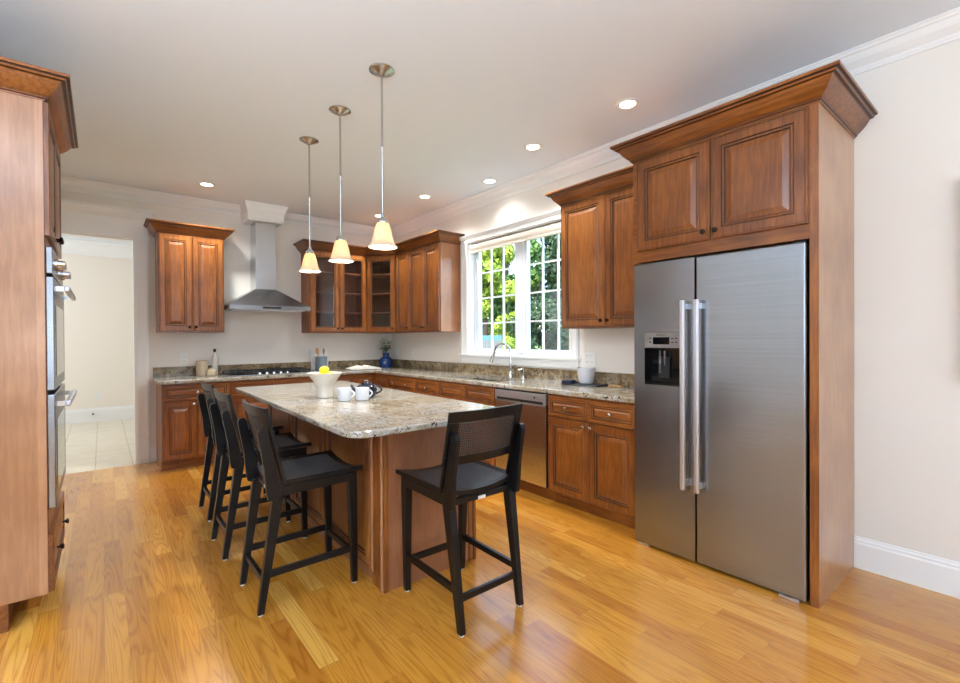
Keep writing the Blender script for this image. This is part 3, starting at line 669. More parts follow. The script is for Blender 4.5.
for x_, nm, dd in ((.345, 'handle', fd), (.425, 'handle', rd)):
    h = obj(nm, MB().box(x_-.014, x_+.014, -.062, -.040, .435, 1.535), HANDLE, dd, bevel=.006)
    for zz in (.455, 1.485): obj('standoff', MB().box(x_-.009, x_+.009, -.0405, .001, zz, zz+.03), HANDLE, h)

# ---- oven tower (faces +X)
TR = R(90); TX = -.205; TY = 2.98; tw = .825; td = .60
t = thing('oven_cabinet', 'tall stained wood cabinet housing the double wall oven at the left edge', 'cabinet', (TX, TY, 0), TR)
obj('side_panel', MB().box(0, .019, .0, td, .125, 2.462), PANEL, t, label='broad smooth near side panel')
obj('side_panel', MB().box(tw-.019, tw, .0, td, .125, 2.462), PANEL, t)
obj('stile', MB().box(-.003, -.0002, -.0005, .028, .125, 2.462), PANEL, t)
obj('box', MB().box(.0195, tw-.0195, .001, td, 1.79, 2.462).box(.0195, tw-.0195, .001, td, .125, .505).box(.0195, tw-.0195, td-.012, td, .505, 1.79), INNER, t)
obj('top_rail', MB().box(.0195, tw-.0195, -.003, .0005, 2.446, 2.462), WOODX, t)
obj('face_frame', MB().box(.0195, tw-.0195, -.003, .0005, 1.775, 1.83).box(.0195, tw-.0195, -.003, .0005, .395, .500).box(.0195, .04, -.003, .0005, .5, 1.775).box(tw-.04, tw-.0195, -.003, .0005, .5, 1.775), WOODX, t)
obj('toe_kick', MB().box(0, tw, .133, td, 0, .1248), WOODX, t)
add_door(t, .003, 1.82, tw/2-.005, .625, kn=(tw/2-.035, .045), knmat=BRONZE); add_door(t, tw/2+.002, 1.82, tw/2-.005, .625, kn=(.03, .045), knmat=BRONZE)
add_door(t, .003, .130, tw-.006, .272, name='drawer', fw=.045, knmat=BRONZE, knobs=[(.20, .14), (tw-.20, .14)], mats=[WOODX, GLAZE])
crown(t, [(0, td), (0, -.002), (tw, -.002), (tw, td)], 2.448)
t = thing('double_wall_oven', 'stainless double wall oven built into the tall cabinet at left', 'oven', (TX-.001, TY+.042, .508), TR)
ow = tw-.084
obj('oven_case', MB().box(.004, ow-.004, .008, .56, .004, 1.262), BLACKP, t)
cp = obj('control_panel', MB().box(-.015, ow+.015, -.028, -.004, 1.135, 1.262), STEEL, t, bevel=.003)
obj('display', MB().box(.28, .46, -.0295, -.0282, 1.17, 1.225), BLACKG, cp)
for xx in (.10, .19, .55, .64):
    m = MB().lathe([(.026, 0), (.026, .012), (.019, .014), (.017, .04), (.014, .042)], n=18).xform(Matrix.Translation((xx, -.028, 1.195)) @ Matrix.Rotation(R(90), 4, 'X')); obj('knob', m, CHROME, cp, smooth=35)
for za, zb_ in ((.575, 1.120), (.012, .555)):
    d = obj('oven_door', MB().box(-.015, ow+.015, -.032, -.002, za, zb_), STEEL, t, bevel=.004)
    obj('oven_window', MB().box(.09, ow-.09, -.0335, -.0322, za+.06, zb_-.13), BLACKG, d)
    h = obj('oven_handle', MB().box(.03, ow-.03, -.088, -.066, zb_-.065, zb_-.037), HANDLE, d, bevel=.006)
    [obj('bracket', MB().box(xx, xx+.03, -.0665, -.031, zb_-.063, zb_-.039), CHROME, h) for xx in (.05, ow-.08)]

# ---- range hood and its moulded chimney box
t = thing('range_hood', 'stainless chimney range hood on the back wall above the cooktop', 'range hood', (1.525, YB-.001, 1.665))
hw, hd = .441, .50
m = MB().box(-hw, hw, -hd, -.0005, 0, .045)
obj('rim', m, STEEL, t, bevel=.002)
bx = .116; by = .26
m = MB().add([(-hw+.004, -hd+.004, .0452), (hw-.004, -hd+.004, .0452), (hw-.004, -.001, .0452), (-hw+.004, -.001, .0452), (-bx, -by, .255), (bx, -by, .255), (bx, -.001, .255), (-bx, -.001, .255)], [(0,3,2,1),(4,5,6,7),(0,1,5,4),(1,2,6,5),(2,3,7,6),(3,0,4,7)])
obj('canopy', m, STEEL, t)
obj('chimney', MB().box(-bx+.002, bx-.002, -by+.002, -.001, .2552, .70).box(-bx+.006, bx-.006, -by+.006, -.001, .70, 1.06), STEELV, t, bevel=.001)
obj('filter_panel', MB().box(-hw+.05, hw-.05, -hd+.05, -.06, -.006, -.0003), HANDLE, t); obj('control_strip', MB().box(-.10, .10, -hd-.003, -hd-.0003, .012, .032), BLACKP, t)
m = MB().box(1.338, 1.700, YB-.295, YB-.001, 2.722, 2.90)
m.sweep([(1.338, YB-.001), (1.338, YB-.295), (1.700, YB-.295), (1.700, YB-.001)], [(0, 2.715), (.012, 2.715), (.014, 2.728), (.02, 2.732)]+[(o*.45+.010, 2.918-(2.917-z)*1.25) for o, z in CR[4:-1]]+[(0, 2.9175)])
o_ = struct('trim_4', m, WHITE, 'white moulded box where the hood chimney meets the ceiling', 'chimney trim')

# ---- island
t = thing('kitchen_island', 'kitchen island with granite top and stained wood base', 'island', (1.43, 3.2, 0))
ix0, ix1, iy0, iy1 = 1.136-1.43, 1.722-1.43, 2.165-3.2, 4.27-3.2
obj('base', MB().box(ix0, ix1, iy0, iy1, .0, .8828), PANEL2, t)
def corner_strip(x, yy, w1=.010): return MB().box(x-w1, x+w1, yy-.012, yy-.0002, .0, .8828)
obj('corner_post', MB().box(ix0-.014, ix0-.0002, iy0-.006, iy0+.135, 0, .8828), WOOD, t, bevel=.002)
obj('highlighted_corner_bead', MB().box(ix0-.024, ix0-.0142, iy0+.002, iy0+.020, 0, .8828), PANEL, t, bevel=.003); obj('highlighted_corner_bead', MB().box(ix0-.024, ix0-.0142, iy0+.112, iy0+.130, .07, .8828), PANEL, t, bevel=.003)  # paler wood on these beads paints in their highlights
obj('corner_post', MB().box(ix0-.006, ix0+.012, iy0-.008, iy0-.0002, 0, .8828).box(ix1-.045, ix1-.03, iy0-.008, iy0-.0002, 0, .8828).box(ix1-.012, ix1+.006, iy0-.012, iy0-.0002, 0, .8828), WOOD, t, bevel=.002)
ys = [iy0+.140, 2.945-3.2, 3.60-3.2, iy1-.006]
for k in range(3):
    a, b = ys[k]+.006, ys[k+1]-.006
    d = obj('door', panel_door(b-a, .79), [WOOD, GLAZE], t, loc=(ix0-.0005, b, .075)); d.rotation_euler = (0, 0, RZ)
for k in range(4):
    a = iy0+.03+k*.51; d = obj('door', panel_door(.50, .58), [WOOD, GLAZE], t, loc=(ix1+.0005, a, .118)); d.rotation_euler = (0, 0, TR); knob(d, .47 if k % 2 == 0 else .03, .54)
    d = obj('drawer', panel_door(.50, .154, .032), [WOODX, GLAZE], t, loc=(ix1+.0005, a, .708)); d.rotation_euler = (0, 0, TR); knob(d, .25, .077)
def arc(cx, cy, rr, a0, a1, n=8): return [(cx+rr*math.cos(R(a0+(a1-a0)*k/n)), cy+rr*math.sin(R(a0+(a1-a0)*k/n))) for k in range(n+1)]
ox, oy = 1.43, 3.2; A = []
A += arc(.826+.11-ox, 1.878+.11-oy, .11, 180, 270); A += arc(1.822-.06-ox, 1.878+.06-oy, .06, 270, 360); A += arc(1.832-.05-ox, 4.375-.05-oy, .05, 0, 90); A += arc(.872+.05-ox, 4.375-.05-oy, .05, 90, 180)
A += [(.856-ox, 3.5-oy), (.840-ox, 2.75-oy)]
obj('countertop', MB().prism(A, .8835, .914), GRANITE, t, bevel=.007)

# ---- bar stools
def make_stool(label):
    t = thing('bar_stool', label, 'bar stool', (0, 0, 0), 0, 'black counter stools at the island')
    nx, ny = 14, 12; m = MB(); vs = []; X = [-.222+.444*i/nx for i in range(nx+1)]; Y = [-.165+.435*j/ny for j in range(ny+1)]
    def zt(x, y): return .606+.004*(y+.165)/.435+.030*(x/.222)**2
    for y in Y:
        for x in X: vs.append((x*(.96+.04*(y+.165)/.435), y, zt(x, y)))
    n1 = len(vs); vs += [(x, y, z-.022) for x, y, z in vs]; fs = []; ms = []
    W1 = nx+1
    for j in range(ny):
        for i in range(nx):
            q = (j*W1+i, j*W1+i+1, (j+1)*W1+i+1, (j+1)*W1+i); fs.append(q); ms.append(1 if 1 <= i <= nx-2 and 1 <= j <= ny-2 else 0); fs.append(tuple(n1+k for k in reversed(q))); ms.append(0)
    for i in range(nx): fs.append((i, n1+i, n1+i+1, i+1)); k = ny*W1; fs.append((k+i+1, n1+k+i+1, n1+k+i, k+i)); ms += [0, 0]
    for j in range(ny): a = j*W1; b = a+W1; fs.append((b, n1+b, n1+a, a)); fs.append((a+nx, n1+a+nx, n1+b+nx, b+nx)); ms += [0, 0]
    m.add(vs, fs, ms); obj('seat', m, [BLACKW, WEAVE], t, smooth=40)
    fm = MB()
    for s in (-1, 1): fm.add([(s*.165, -.165, .558), (s*.205, -.165, .558), (s*.205, .245, .562), (s*.165, .245, .562), (s*.165, -.165, .598), (s*.206, -.165, .607), (s*.206, .245, .611), (s*.165, .245, .602)], [(0,3,2,1),(4,5,6,7),(0,1,5,4),(1,2,6,5),(2,3,7,6),(3,0,4,7)])
    fm.box(-.165, .165, -.165, -.140, .552, .583); fm.box(-.165, .165, .22, .245, .556, .588)
    obj('seat_frame', fm, BLACKW, t, bevel=.003)
    for s in (-1, 1):
        g = obj('leg', MB().taper((s*.178, .236, .008), (s*.186, .222, .565), (.030, .030), (.042, .046)), BLACKW, t, bevel=.003)
        obj('foot_glide', MB().lathe([(.011, 0), (.012, .0078)], (s*.178, .236, 0), 14), PLASTW, g)
        g = obj('leg', MB().taper((s*.180, -.238, .008), (s*.186, -.158, .560), (.030, .030), (.042, .052)), BLACKW, t, bevel=.003)
        obj('foot_glide', MB().lathe([(.011, 0), (.012, .0078)], (s*.180, -.238, 0), 14), PLASTW, g)
        # side stretcher, slightly rising
        st = MB().add([(s*.172, -.205, .172), (s*.192, -.205, .172), (s*.192, .228, .176), (s*.172, .228, .176), (s*.172, -.205, .204), (s*.192, -.205, .204), (s*.192, .228, .208), (s*.172, .228, .208)], [(0,3,2,1),(4,5,6,7),(0,1,5,4),(1,2,6,5),(2,3,7,6),(3,0,4,7)])
        obj('stretcher', st, BLACKW, t, bevel=.002)
        # curved support plates behind
        pl = [(-.150, .553), (-.178, .540), (-.206, .552), (-.214, .60), (-.222, .70), (-.252, .875), (-.246, .895), (-.224, .900), (-.210, .885), (-.190, .80), (-.166, .70), (-.150, .62)]
        k = len(pl); x0, x1 = s*.189, s*.214
        obj('back_upright', MB().add([(x0, y, z) for y, z in pl]+[(x1, y, z) for y, z in pl], [tuple(range(k)), tuple(reversed(range(k, 2*k)))]+[(i, (i+1) % k, k+(i+1) % k, k+i) for i in range(k)]), BLACKW, t, bevel=.003)
        obj('screw_cap', MB().lathe([(.006, 0), (.006, .003), (.003, .004)], n=12).xform(Matrix.Translation((s*.2015, -.2455, .865)) @ Matrix.Rotation(R(75), 4, 'X')), BRONZE, t)
    obj('stretcher', MB().box(-.170, .170, -.226, -.206, .138, .168), BLACKW, t, bevel=.002)
    obj('stretcher', MB().box(-.170, .170, .222, .242, .150, .182), BLACKW, t, bevel=.002)
    # backrest frame: bowed
    def yb(x, z): return -.150-.235*(z-.75)-.024*(1-(x/.222)**2)
    def slab(xa, xb, za, zb2, nseg, th=.018):
        mm = MB()
        if callable(za): pass
        vs = []
        for i in range(nseg+1):
            x = xa+(xb-xa)*i/nseg
            for z in (za, zb2):
                vs += [(x, yb(x, z), z), (x, yb(x, z)-th, z)]
        fs = []
        for i in range(nseg):
            a = 4*i; b = a+4
            fs += [(a, b, b+2, a+2), (a+1, a+3, b+3, b+1), (a, a+1, b+1, b), (a+2, b+2, b+3, a+3)]
        fs += [(0, 2, 3, 1), (4*nseg, 4*nseg+1, 4*nseg+3, 4*nseg+2)]
        return mm.add(vs, fs)
    fr = slab(-.222, .222, .944, .995, 14); q = slab(-.222, .222, .742, .784, 14); fr.add(q.v, q.f)
    for s in (-1, 1):
        q = slab(s*.172, s*.222, .784, .944, 2); fr.add(q.v, q.f)
        q = slab(s*.188, s*.218, .615, .742, 2); fr.add(q.v, q.f)
    bk = obj('backrest', fr, BLACKW, t, bevel=.002)
    cn = MB(); Nx, Nz = 30, 14
    for i in range(1, Nx):
        x = -.172+.344*i/Nx; za, zb2 = .784, .944
        cn.add([(x-.0028, yb(x, za)-.008, za), (x+.0028, yb(x, za)-.008, za), (x+.0028, yb(x, zb2)-.008, zb2), (x-.0028, yb(x, zb2)-.008, zb2), (x-.0028, yb(x, za)-.0105, za), (x+.0028, yb(x, za)-.0105, za), (x+.0028, yb(x, zb2)-.0105, zb2), (x-.0028, yb(x, zb2)-.0105, zb2)], [(0,1,2,3),(7,6,5,4),(0,3,7,4),(1,5,6,2)])
    for j in range(1, Nz):
        z = .784+.16*j/Nz
        q = []
        for i in range(15):
            x = -.172+.344*i/14; q += [(x, yb(x, z)-.0065, z-.0026), (x, yb(x, z)-.0065, z+.0026), (x, yb(x, z)-.012, z-.0026), (x, yb(x, z)-.012, z+.0026)]
        fs = []
        for i in range(14): a = 4*i; b = a+4; fs += [(a, b, b+1, a+1), (a+2, a+3, b+3, b+2), (a+1, b+1, b+3, a+3), (a, a+2, b+2, b)]
        cn.add(q, fs)
    obj('woven_cane', cn, plain('dark_brown_cane', (46, 34, 28), .5), bk, label='dark open-weave cane panel')
    obj('maker_tag', MB().box(-.022, .022, -.1675, -.1653, .553, .568), PLASTW, t, label='small white tag')
    return t
stool = make_stool('black woven-seat stool with its back to the camera at the near end of the island')
stool.location = (1.405, 1.872, 0)
for (x, y, lb) in ((.815, 2.55, 'nearest of the three black stools along the left side of the island'),
                   (.800, 3.29, 'middle of the three black stools along the left side of the island'),
                   (.835, 4.03, 'farthest of the three black stools along the left side of the island')):
    dup(stool, (x, y, 0), R(-90), lb)

# ---- pendants
def pendant(label, loc):
    t = thing('pendant_light', label, 'pendant light', loc, 0, 'pendant lights over the island')
    H_ = ZC-.001
    obj('canopy', MB().lathe([(.001, -.034), (.014, -.034), (.018, -.028), (.034, -.024), (.040, -.016), (.055, -.012), (.060, -.006), (.074, -.003), (.074, 0)], (0, 0, H_), 32), NICKEL, t, smooth=40)
    obj('stem', MB().lathe([(.0065, 2.06), (.0065, 2.45), (.0082, 2.455), (.0082, 2.47), (.0065, 2.475), (.0065, H_-.03)], n=12), NICKEL, t, smooth=40)
    obj('socket_cap', MB().lathe([(.032, 2.008), (.034, 2.014), (.028, 2.030), (.014, 2.042), (.012, 2.062), (.006, 2.066)], n=24), NICKEL, t, smooth=40)
    kk = .92
    pr = [(.030, 2.010), (.040, 2.004), (.048, 1.985), (.056, 1.955), (.064, 1.920), (.074, 1.885), (.086, 1.866), (.094, 1.862), (.095, 1.857), (.091, 1.856), (.083, 1.862), (.071, 1.882), (.061, 1.919), (.053, 1.954), (.045, 1.984), (.036, 2.002)]
    pr = [(a*kk, 2.01+(z-2.01)*.95) for a, z in pr]
    obj('lamp_shade', MB().lathe(pr, n=40, caps=False), SHADEG, t, smooth=60)
    obj('bulb', MB().lathe([(.001, 1.905), (.012, 1.908), (.022, 1.925), (.024, 1.945), (.016, 1.975), (.012, 2.0)], n=20), BULB, t, smooth=60)
    l = light('pendant_glow', 'POINT', (0, 0, 1.90), 30, (1, .95, .88), shadow_soft_size=.02); l.parent = t
    return t
pendant('nearest and largest-looking of the three pendants over the island', (1.30, 2.49, 0))
pendant('middle of the three frosted bell pendants over the island', (1.30, 3.11, 0))
pendant('farthest of the three frosted bell pendants, in front of the hood side', (1.30, 3.73, 0))

# ---- recessed ceiling lights
LBL = [((2.795, 1.80), 'recessed ceiling light nearest the refrigerator cabinet'), ((2.80, 2.70), 'recessed ceiling light above the dishwasher side, second from the refrigerator'),
       ((3.06, 3.56), 'recessed ceiling light in front of the window, third from the refrigerator'), ((2.82, 4.40), 'recessed ceiling light near the three-door wall cabinet'),
       ((.85, 5.44), 'recessed ceiling light above the left wall cabinet'), ((2.80, 5.44), 'recessed ceiling light in the corner behind the nearest pendant')]
for (x, y), lb in LBL:
    t = thing('ceiling_light', lb, 'ceiling light', (x, y, ZC), 0, 'recessed ceiling lights')
    obj('trim_ring', MB().lathe([(.051, -.0015), (.056, -.006), (.076, -.007), (.083, -.001), (.051, -.001)], n=36, caps=False), PLASTW, t, smooth=50)
    obj('lens', MB().lathe([(.050, -.0045), (.050, -.001)], n=32), LAMPON, t)
    l = light('downlight', 'SPOT', (0, 0, -.02), 24 if y < 2 else 26 if x > 3 else 140 if x < 2 else 92, (.95, .97, .95), spot_size=R(140), spot_blend=.9, shadow_soft_size=.06); l.parent = t
for (x, y) in ((-.6, 1.2), (1.4, -.6)):
    pass

# ---- cooktop
t = thing('gas_cooktop', 'black gas cooktop with stainless edge set in the back counter', 'cooktop', (1.515, 5.815, .9205))
obj('steel_tray', MB().box(-.455, .455, -.265, .235, 0, .012), STEEL, t, bevel=.003)
obj('glass_top', MB().box(-.44, .44, -.215, .225, .0122, .016), BLACKG, t)
for bx_, by_, br in ((-.31, -.10, .045), (-.31, .12, .035), (0, .03, .055), (.31, -.10, .035), (.31, .12, .045)):
    b_ = obj('burner', MB().lathe([(br, 0), (br, .008), (br*.7, .010), (br*.7, .018), (.002, .019)], (bx_, by_, .0162), 24), IRON, t, smooth=35)
for cx in (-.30, 0, .30):
    g = MB(); w2 = .138
    for yy in (-.19, .20): g.box(cx-w2, cx+w2, yy-.007, yy+.007, .034, .048)
    for xx in (cx-w2, cx+w2-.014, cx-.007): g.box(xx, xx+.014, -.19, .20, .034, .048)
    for xx in (cx-w2, cx+w2-.014):
        for yy in (-.19, .186): g.box(xx, xx+.014, yy, yy+.014, .0162, .034)
    g.box(cx-w2, cx+w2, -.10, -.088, .034, .047); g.box(cx-w2, cx+w2, .10, .112, .034, .047)
    obj('grate', g, IRON, t)
for k in range(5): obj('control_knob', MB().lathe([(.019, 0), (.018, .018), (.012, .022)], (-.14+k*.075, -.238, .0122), 18), CHROME, t, smooth=35)

# ---- small things on the counters
ZT = .9206
def cyl_thing(name, label, cat, loc, prof, mat, part='body', n=36, rz=0, group=None):
    t = thing(name, label, cat, loc, rz, group); obj(part, MB().lathe(prof, n=n), mat, t, smooth=40); return t
t = cyl_thing('storage_canister', 'tall beige canister left of the cooktop', 'canister', (.872, 6.0, ZT), [(.054, 0), (.058, .004), (.058, .150), (.056, .154)], BEIGEP)
obj('lid', MB().lathe([(.059, 0), (.059, .012), (.050, .018), (.002, .019)], (0, 0, .1545), 32), BEIGEP, t, smooth=40)
t = cyl_thing('storage_jar', 'small round beige jar in front of the tall canister', 'jar', (.955, 5.93, ZT), [(.034, 0), (.045, .006), (.047, .03), (.044, .06), (.034, .066)], BEIGEP)
obj('lid', MB().lathe([(.036, 0), (.036, .008), (.01, .014), (.008, .022), (.002, .024)], (0, 0, .0665), 28), BEIGEP, t, smooth=40)
t = cyl_thing('white_bottle', 'slim white bottle with black stopper behind the beige jar', 'bottle', (1.005, 6.03, ZT), [(.029, 0), (.031, .004), (.031, .19), (.026, .215), (.012, .235), (.011, .26)], plain('frosted_white_bottle', (226, 224, 216), .25))
obj('stopper', MB().lathe([(.012, 0), (.013, .012), (.017, .022), (.014, .036), (.002, .040)], (0, 0, .2605), 20), BLACKP, t, smooth=40)
t = thing('cutting_board', 'white marble board leaning on the backsplash behind the utensil crock', 'cutting board', (2.235, 6.065, ZT))
obj('board', MB().box(-.115, .115, 0, .016, 0, .26).xform(Matrix.Translation((0, 0, .002)) @ Matrix.Rotation(R(-6), 4, 'X')), MARBLE, t, bevel=.004)
t = cyl_thing('utensil_crock', 'grey-blue utensil crock right of the cooktop', 'crock', (2.205, 5.94, ZT), [(.066, 0), (.072, .005), (.075, .16), (.077, .178), (.070, .178), (.067, .16), (.064, .012), (.002, .010)], GREYB)
for k, (dx, dy, rx, ry) in enumerate(((-.05, -.01, 0, -5), (.02, .05, -8, 2), (.09, -.02, 5, 10))):
    m = MB().tube([(0, 0, 0), (0, 0, .20)], [.0055, .005], 10)
    q = MB().lathe([(.002, .20), (.014, .206), (.021, .225), (.022, .245), (.015, .268), (.003, .276)], n=16); q.xform(Matrix.Scale(.35, 4, (0, 1, 0))); m.add(q.v, q.f)
    o = obj('wooden_spoon', m, SPOONW, smooth=50, loc=(2.195+dx*.5, 5.935+dy*.5, ZT+.013)); o.rotation_euler = (R(rx), R(ry), k*.9)
    tag(o, ['light wooden spoon standing upright in the grey-blue crock', 'light wooden spoon leaning back in the grey-blue crock', 'light wooden spoon leaning right in the grey-blue crock'][k], 'spoon', 'wooden spoons in the crock')
# open book
t = thing('open_book', 'open book lying flat on the back counter left of the blue vase', 'book', (2.70, 5.74, ZT), R(-6))
obj('cover', MB().box(-.205, .205, -.13, .13, 0, .004), CLOTH, t)
for s in (-1, 1):
    vs = []; n = 12
    for i in range(n+1):
        x = .200*i/n; zt_ = .006+.055*(math.sin(min(1, i/n*4)*math.pi/2))*(1-.85*i/n)
        vs += [(s*(x+.001), -.122, .0045), (s*(x+.001), -.122, zt_), (s*(x+.001), .122, .0045), (s*(x+.001), .122, zt_)]
    fs = []
    for i in range(n): a = 4*i; b = a+4; fs += [(a, b, b+1, a+1), (a+2, a+3, b+3, b+2), (a+1, b+1, b+3, a+3), (a, a+2, b+2, b)]
    fs += [(0, 1, 3, 2), (4*n, 4*n+2, 4*n+3, 4*n+1)]
    obj('pages', MB().add(vs, fs), PAPER, t, smooth=40)
# blue vase and flowers
VX, VY = 3.13, 5.93
t = cyl_thing('flower_vase', 'cobalt blue vase in the counter corner', 'vase', (VX, VY, ZT), [(.074, 0), (.082, .006), (.086, .03), (.087, .10), (.082, .125), (.060, .142), (.046, .150), (.044, .178), (.050, .205), (.046, .205), (.040, .178), (.042, .155), (.03, .15), (.002, .148)], BLUEV)
obj('raised_ornament', MB().lathe([(.002, 0), (.016, .002), (.018, .006), (.002, .009)], n=16).xform(Matrix.Translation((-.055, -.067, .07)) @ Matrix.Rotation(R(-40), 4, 'Z') @ Matrix.Rotation(R(90), 4, 'X')), GREYB, t, smooth=40)
rr = random.Random(3)
for k, (a, tilt, ln) in enumerate(((3.4, .95, .20), (2.6, .5, .20), (4.2, .45, .17), (5.6, .35, .19), (1.2, .3, .19), (0.2, .65, .15), (3.0, .15, .21))):
    t = thing('flower_sprig', ['white blossom stem reaching farthest left from the blue vase', 'leafy white stem rising left of centre in the blue vase', 'white blossom stem leaning toward the room in the blue vase', 'white blossom stem leaning right and forward in the blue vase', 'white blossom stem rising at the back of the blue vase', 'short stem leaning toward the right wall in the blue vase', 'most upright white stem in the middle of the blue vase'][k], 'flower', (VX, VY, ZT+.16), 0, 'flowers in the blue vase')
    d = Vector((math.cos(a)*math.sin(tilt), math.sin(a)*math.sin(tilt), math.cos(tilt))); p1 = Vector((0, 0, .045)); p2 = p1+d*(ln*.5); p3 = p1+d*ln*.8+Vector((0, 0, -.02*tilt))
    obj('stem', MB().tube([(0, 0, 0), p1, p2, p3], .002, 6), VLEAF, t)
    m = MB()
    for _ in range(16):
        q = p1.lerp(p3, rr.uniform(.2, 1)); e = Vector((rr.gauss(0, 1), rr.gauss(0, 1), rr.gauss(0, .7))).normalized(); e2_ = e.orthogonal().normalized(); s = rr.uniform(.022, .038)
        m.add([q, q+e*s*.5+e2_*s*.3, q+e*s, q+e*s*.5-e2_*s*.3], [(0, 1, 2, 3)])
    obj('leaf_spray', m, VLEAF, t, fix=False)
    m = MB()
    for _ in range(8):
        c0 = p2.lerp(p3, rr.uniform(.5, 1.3))+Vector((rr.uniform(-.02, .02), rr.uniform(-.02, .02), rr.uniform(-.01, .025)))
        for b_ in range(6):
            e = Vector((math.cos(b_*1.05), math.sin(b_*1.05), .35)).normalized(); s = .034; e2_ = e.cross(Vector((0, 0, 1))).normalized()
            m.add([c0, c0+e*s*.6+e2_*s*.45, c0+e*s, c0+e*s*.6-e2_*s*.45], [(0, 1, 2, 3)])
    obj('blossom', m, PETAL, t, fix=False)
# white bowl on a dark tray
t = thing('serving_tray', 'flat dark slate tray under the white bowl beside the refrigerator', 'tray', (3.165, 2.50, ZT), R(8))
obj('slab', MB().box(-.10, .10, -.20, .13, 0, .010), plain('dark_slate', (44, 48, 58), .5), t, bevel=.003)
t = thing('folded_cloth', 'dark blue patterned cloth folded on the left end of the tray', 'cloth', (3.115, 2.585, ZT+.0102), R(20))
m = MB()
for k, (sx, sy) in enumerate(((.075, .05), (.07, .045), (.06, .042))): m.box(-sx, sx, -sy+.004*k, sy+.002*k, k*.009, k*.009+.0085)
obj('fold', m, CLOTH, t, bevel=.003)
cyl_thing('white_bowl', 'tall white ceramic bowl on the dark tray beside the refrigerator', 'bowl', (3.205, 2.475, ZT+.0102), [(.045, 0), (.055, .004), (.066, .03), (.074, .08), (.077, .135), (.073, .135), (.068, .08), (.058, .02), (.002, .015)], CERAM)
o = obj('wooden_block', MB().box(-.02, .02, -.065, .065, 0, .014), SPOONW, bevel=.003, loc=(3.235, 2.20, ZT)); o.rotation_euler = (0, 0, R(-8)); tag(o, 'small pale wooden block lying on the counter next to the refrigerator', 'block')

# island items
def mug(label, loc, rz):
    t = thing('coffee_mug', label, 'mug', loc, rz, 'white mugs on the island')
    obj('cup', MB().lathe([(.034, 0), (.040, .004), (.045, .04), (.046, .084), (.042, .085), (.041, .04), (.036, .010), (.002, .008)], n=36), CERAM, t, smooth=40)
    obj('handle', MB().tube([(.042+.026*math.sin(math.pi*k/10)-.002, 0, .018+.052*k/10) for k in range(11)], .0055, 10), CERAM, t, smooth=50); return t
ZI = .9142
mug('white mug beside the fruit bowl on the island, left one of the pair', (1.238, 2.925, ZI), R(-35))
mug('white mug in front of the dark teapot on the island', (1.340, 2.87, ZI), R(-10))
cyl = cyl_thing('fruit_bowl', 'cream pedestal fruit bowl standing on the island', 'bowl', (1.210, 3.195, ZI), [(.048, 0), (.052, .003), (.052, .075), (.058, .085), (.085, .125), (.113, .165), (.116, .172), (.110, .172), (.080, .130), (.050, .098), (.002, .09)], STONEC)
for k, (dx, dy, dz, rz) in enumerate(((-.034, -.020, .150, .8), (.034, -.020, .150, 2.2), (.0, .038, .150, 0), (-.004, -.002, .192, .2))):
    m = MB().lathe([(.001, -.038), (.006, -.036), (.013, -.031), (.023, -.020), (.028, 0), (.023, .020), (.013, .031), (.006, .036), (.001, .038)], n=20).xform(Matrix.Rotation(R(90), 4, 'Y'))
    o = obj('lemon', m, LEMON, smooth=60, loc=(1.210+dx, 3.195+dy, ZI+dz)); o.rotation_euler = (0, 0, rz)
    tag(o, ['yellow lemon at the left inside the pedestal bowl', 'yellow lemon at the right inside the pedestal bowl', 'yellow lemon at the back inside the pedestal bowl', 'topmost yellow lemon heaped on the pedestal bowl'][k], 'lemon', 'lemons in the fruit bowl')
t = thing('teapot', 'dark navy teapot behind the right-hand mug on the island', 'teapot', (1.432, 3.0, ZI), R(-15))
obj('body', MB().lathe([(.046, 0), (.052, .003), (.068, .025), (.072, .055), (.064, .080), (.044, .090), (.036, .090)], n=36), NAVY, t, smooth=40)
ld = obj('lid', MB().lathe([(.037, .0), (.034, .008), (.012, .014), (.002, .015)], (0, 0, .0903), 28), NAVY, t, smooth=40)
obj('lid_knob', MB().lathe([(.005, 0), (.009, .008), (.007, .014), (.001, .016)], (0, 0, .1052), 14), NICKEL, ld, smooth=40)
obj('spout', MB().tube([(-.055, .02, .04), (-.085, .032, .06), (-.10, .038, .088)], [.016, .011, .008], 12), NAVY, t, smooth=50)
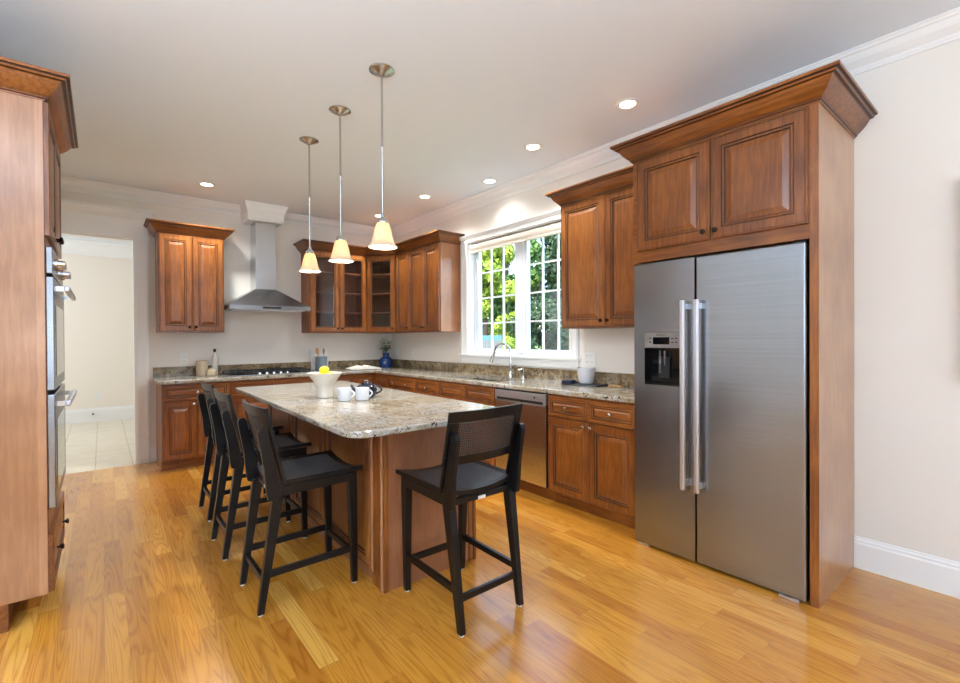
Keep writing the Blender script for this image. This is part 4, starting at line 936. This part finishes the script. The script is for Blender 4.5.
obj('handle', MB().tube([(.05+.05*math.sin(math.pi*k/12), -.01-.02*math.sin(math.pi*k/12), .018+.068*k/12) for k in range(13)], .006, 10), NAVY, t, smooth=50)

# ---- wall plates
def plate(label, loc, rz, w=.075, h=.118, kind='outlet'):
    t = thing('wall_outlet' if kind == 'outlet' else 'light_switch', label, 'outlet' if kind == 'outlet' else 'switch', loc, rz, 'wall plates')
    obj('cover_plate', MB().box(-w/2, w/2, -.006, -.0005, -h/2, h/2), PLASTW, t, bevel=.002)
    n = 2 if w > .09 else 1
    for k in range(n):
        xc = (k-(n-1)/2)*.046
        if kind == 'outlet':
            for zz in (-.028, .028): s = obj('socket', MB().box(xc-.017, xc+.017, -.0075, -.0062, zz-.014, zz+.014), PLASTW, t); obj('slot', MB().box(xc-.008, xc-.006, -.0082, -.0076, zz-.006, zz+.006).box(xc+.006, xc+.008, -.0082, -.0076, zz-.006, zz+.006), BLACKP, s)
        else: obj('rocker', MB().box(xc-.015, xc+.015, -.0095, -.0062, -.033, .033), PLASTW, t)
plate('white outlet plate on the back wall left of the tall canister', (.715, YB, 1.112), 0)
plate('double white outlet plate on the right wall behind the white bowl', (XW, 2.535, 1.135), RZ, .118)
plate('white outlet plate on the right wall left of the window', (XW, 5.52, 1.125), RZ)
plate('white outlet plate on the wall nearest the blue vase corner', (XW, 5.95, 1.14), RZ, kind='switch')
plate('small outlet low on the hall wall', (-.04, 9.82, .43), 0)
t = thing('door_stop', 'small dark spring door stop on the hall baseboard', 'door stop', (-.115, 9.80, .13))
obj('spring', MB().tube([(0, 0, 0), (0, -.06, 0)], .012, 10), BLACKP, t)

# ---- wall panel at the far right edge
t = thing('wall_picture', 'edge of a wall-hung picture at the far right edge of the photo', 'picture', (XW-.0005, -.25, 1.075), RZ)
obj('frame', MB().box(-.50, .50, -.045, -.001, 0, 1.03), plain('taupe_canvas_frame', (150, 140, 132), .7), t, bevel=.002)
obj('canvas', MB().box(-.48, .48, -.048, -.0455, .02, 1.01), plain('taupe_canvas', (176, 168, 158), .8), t)
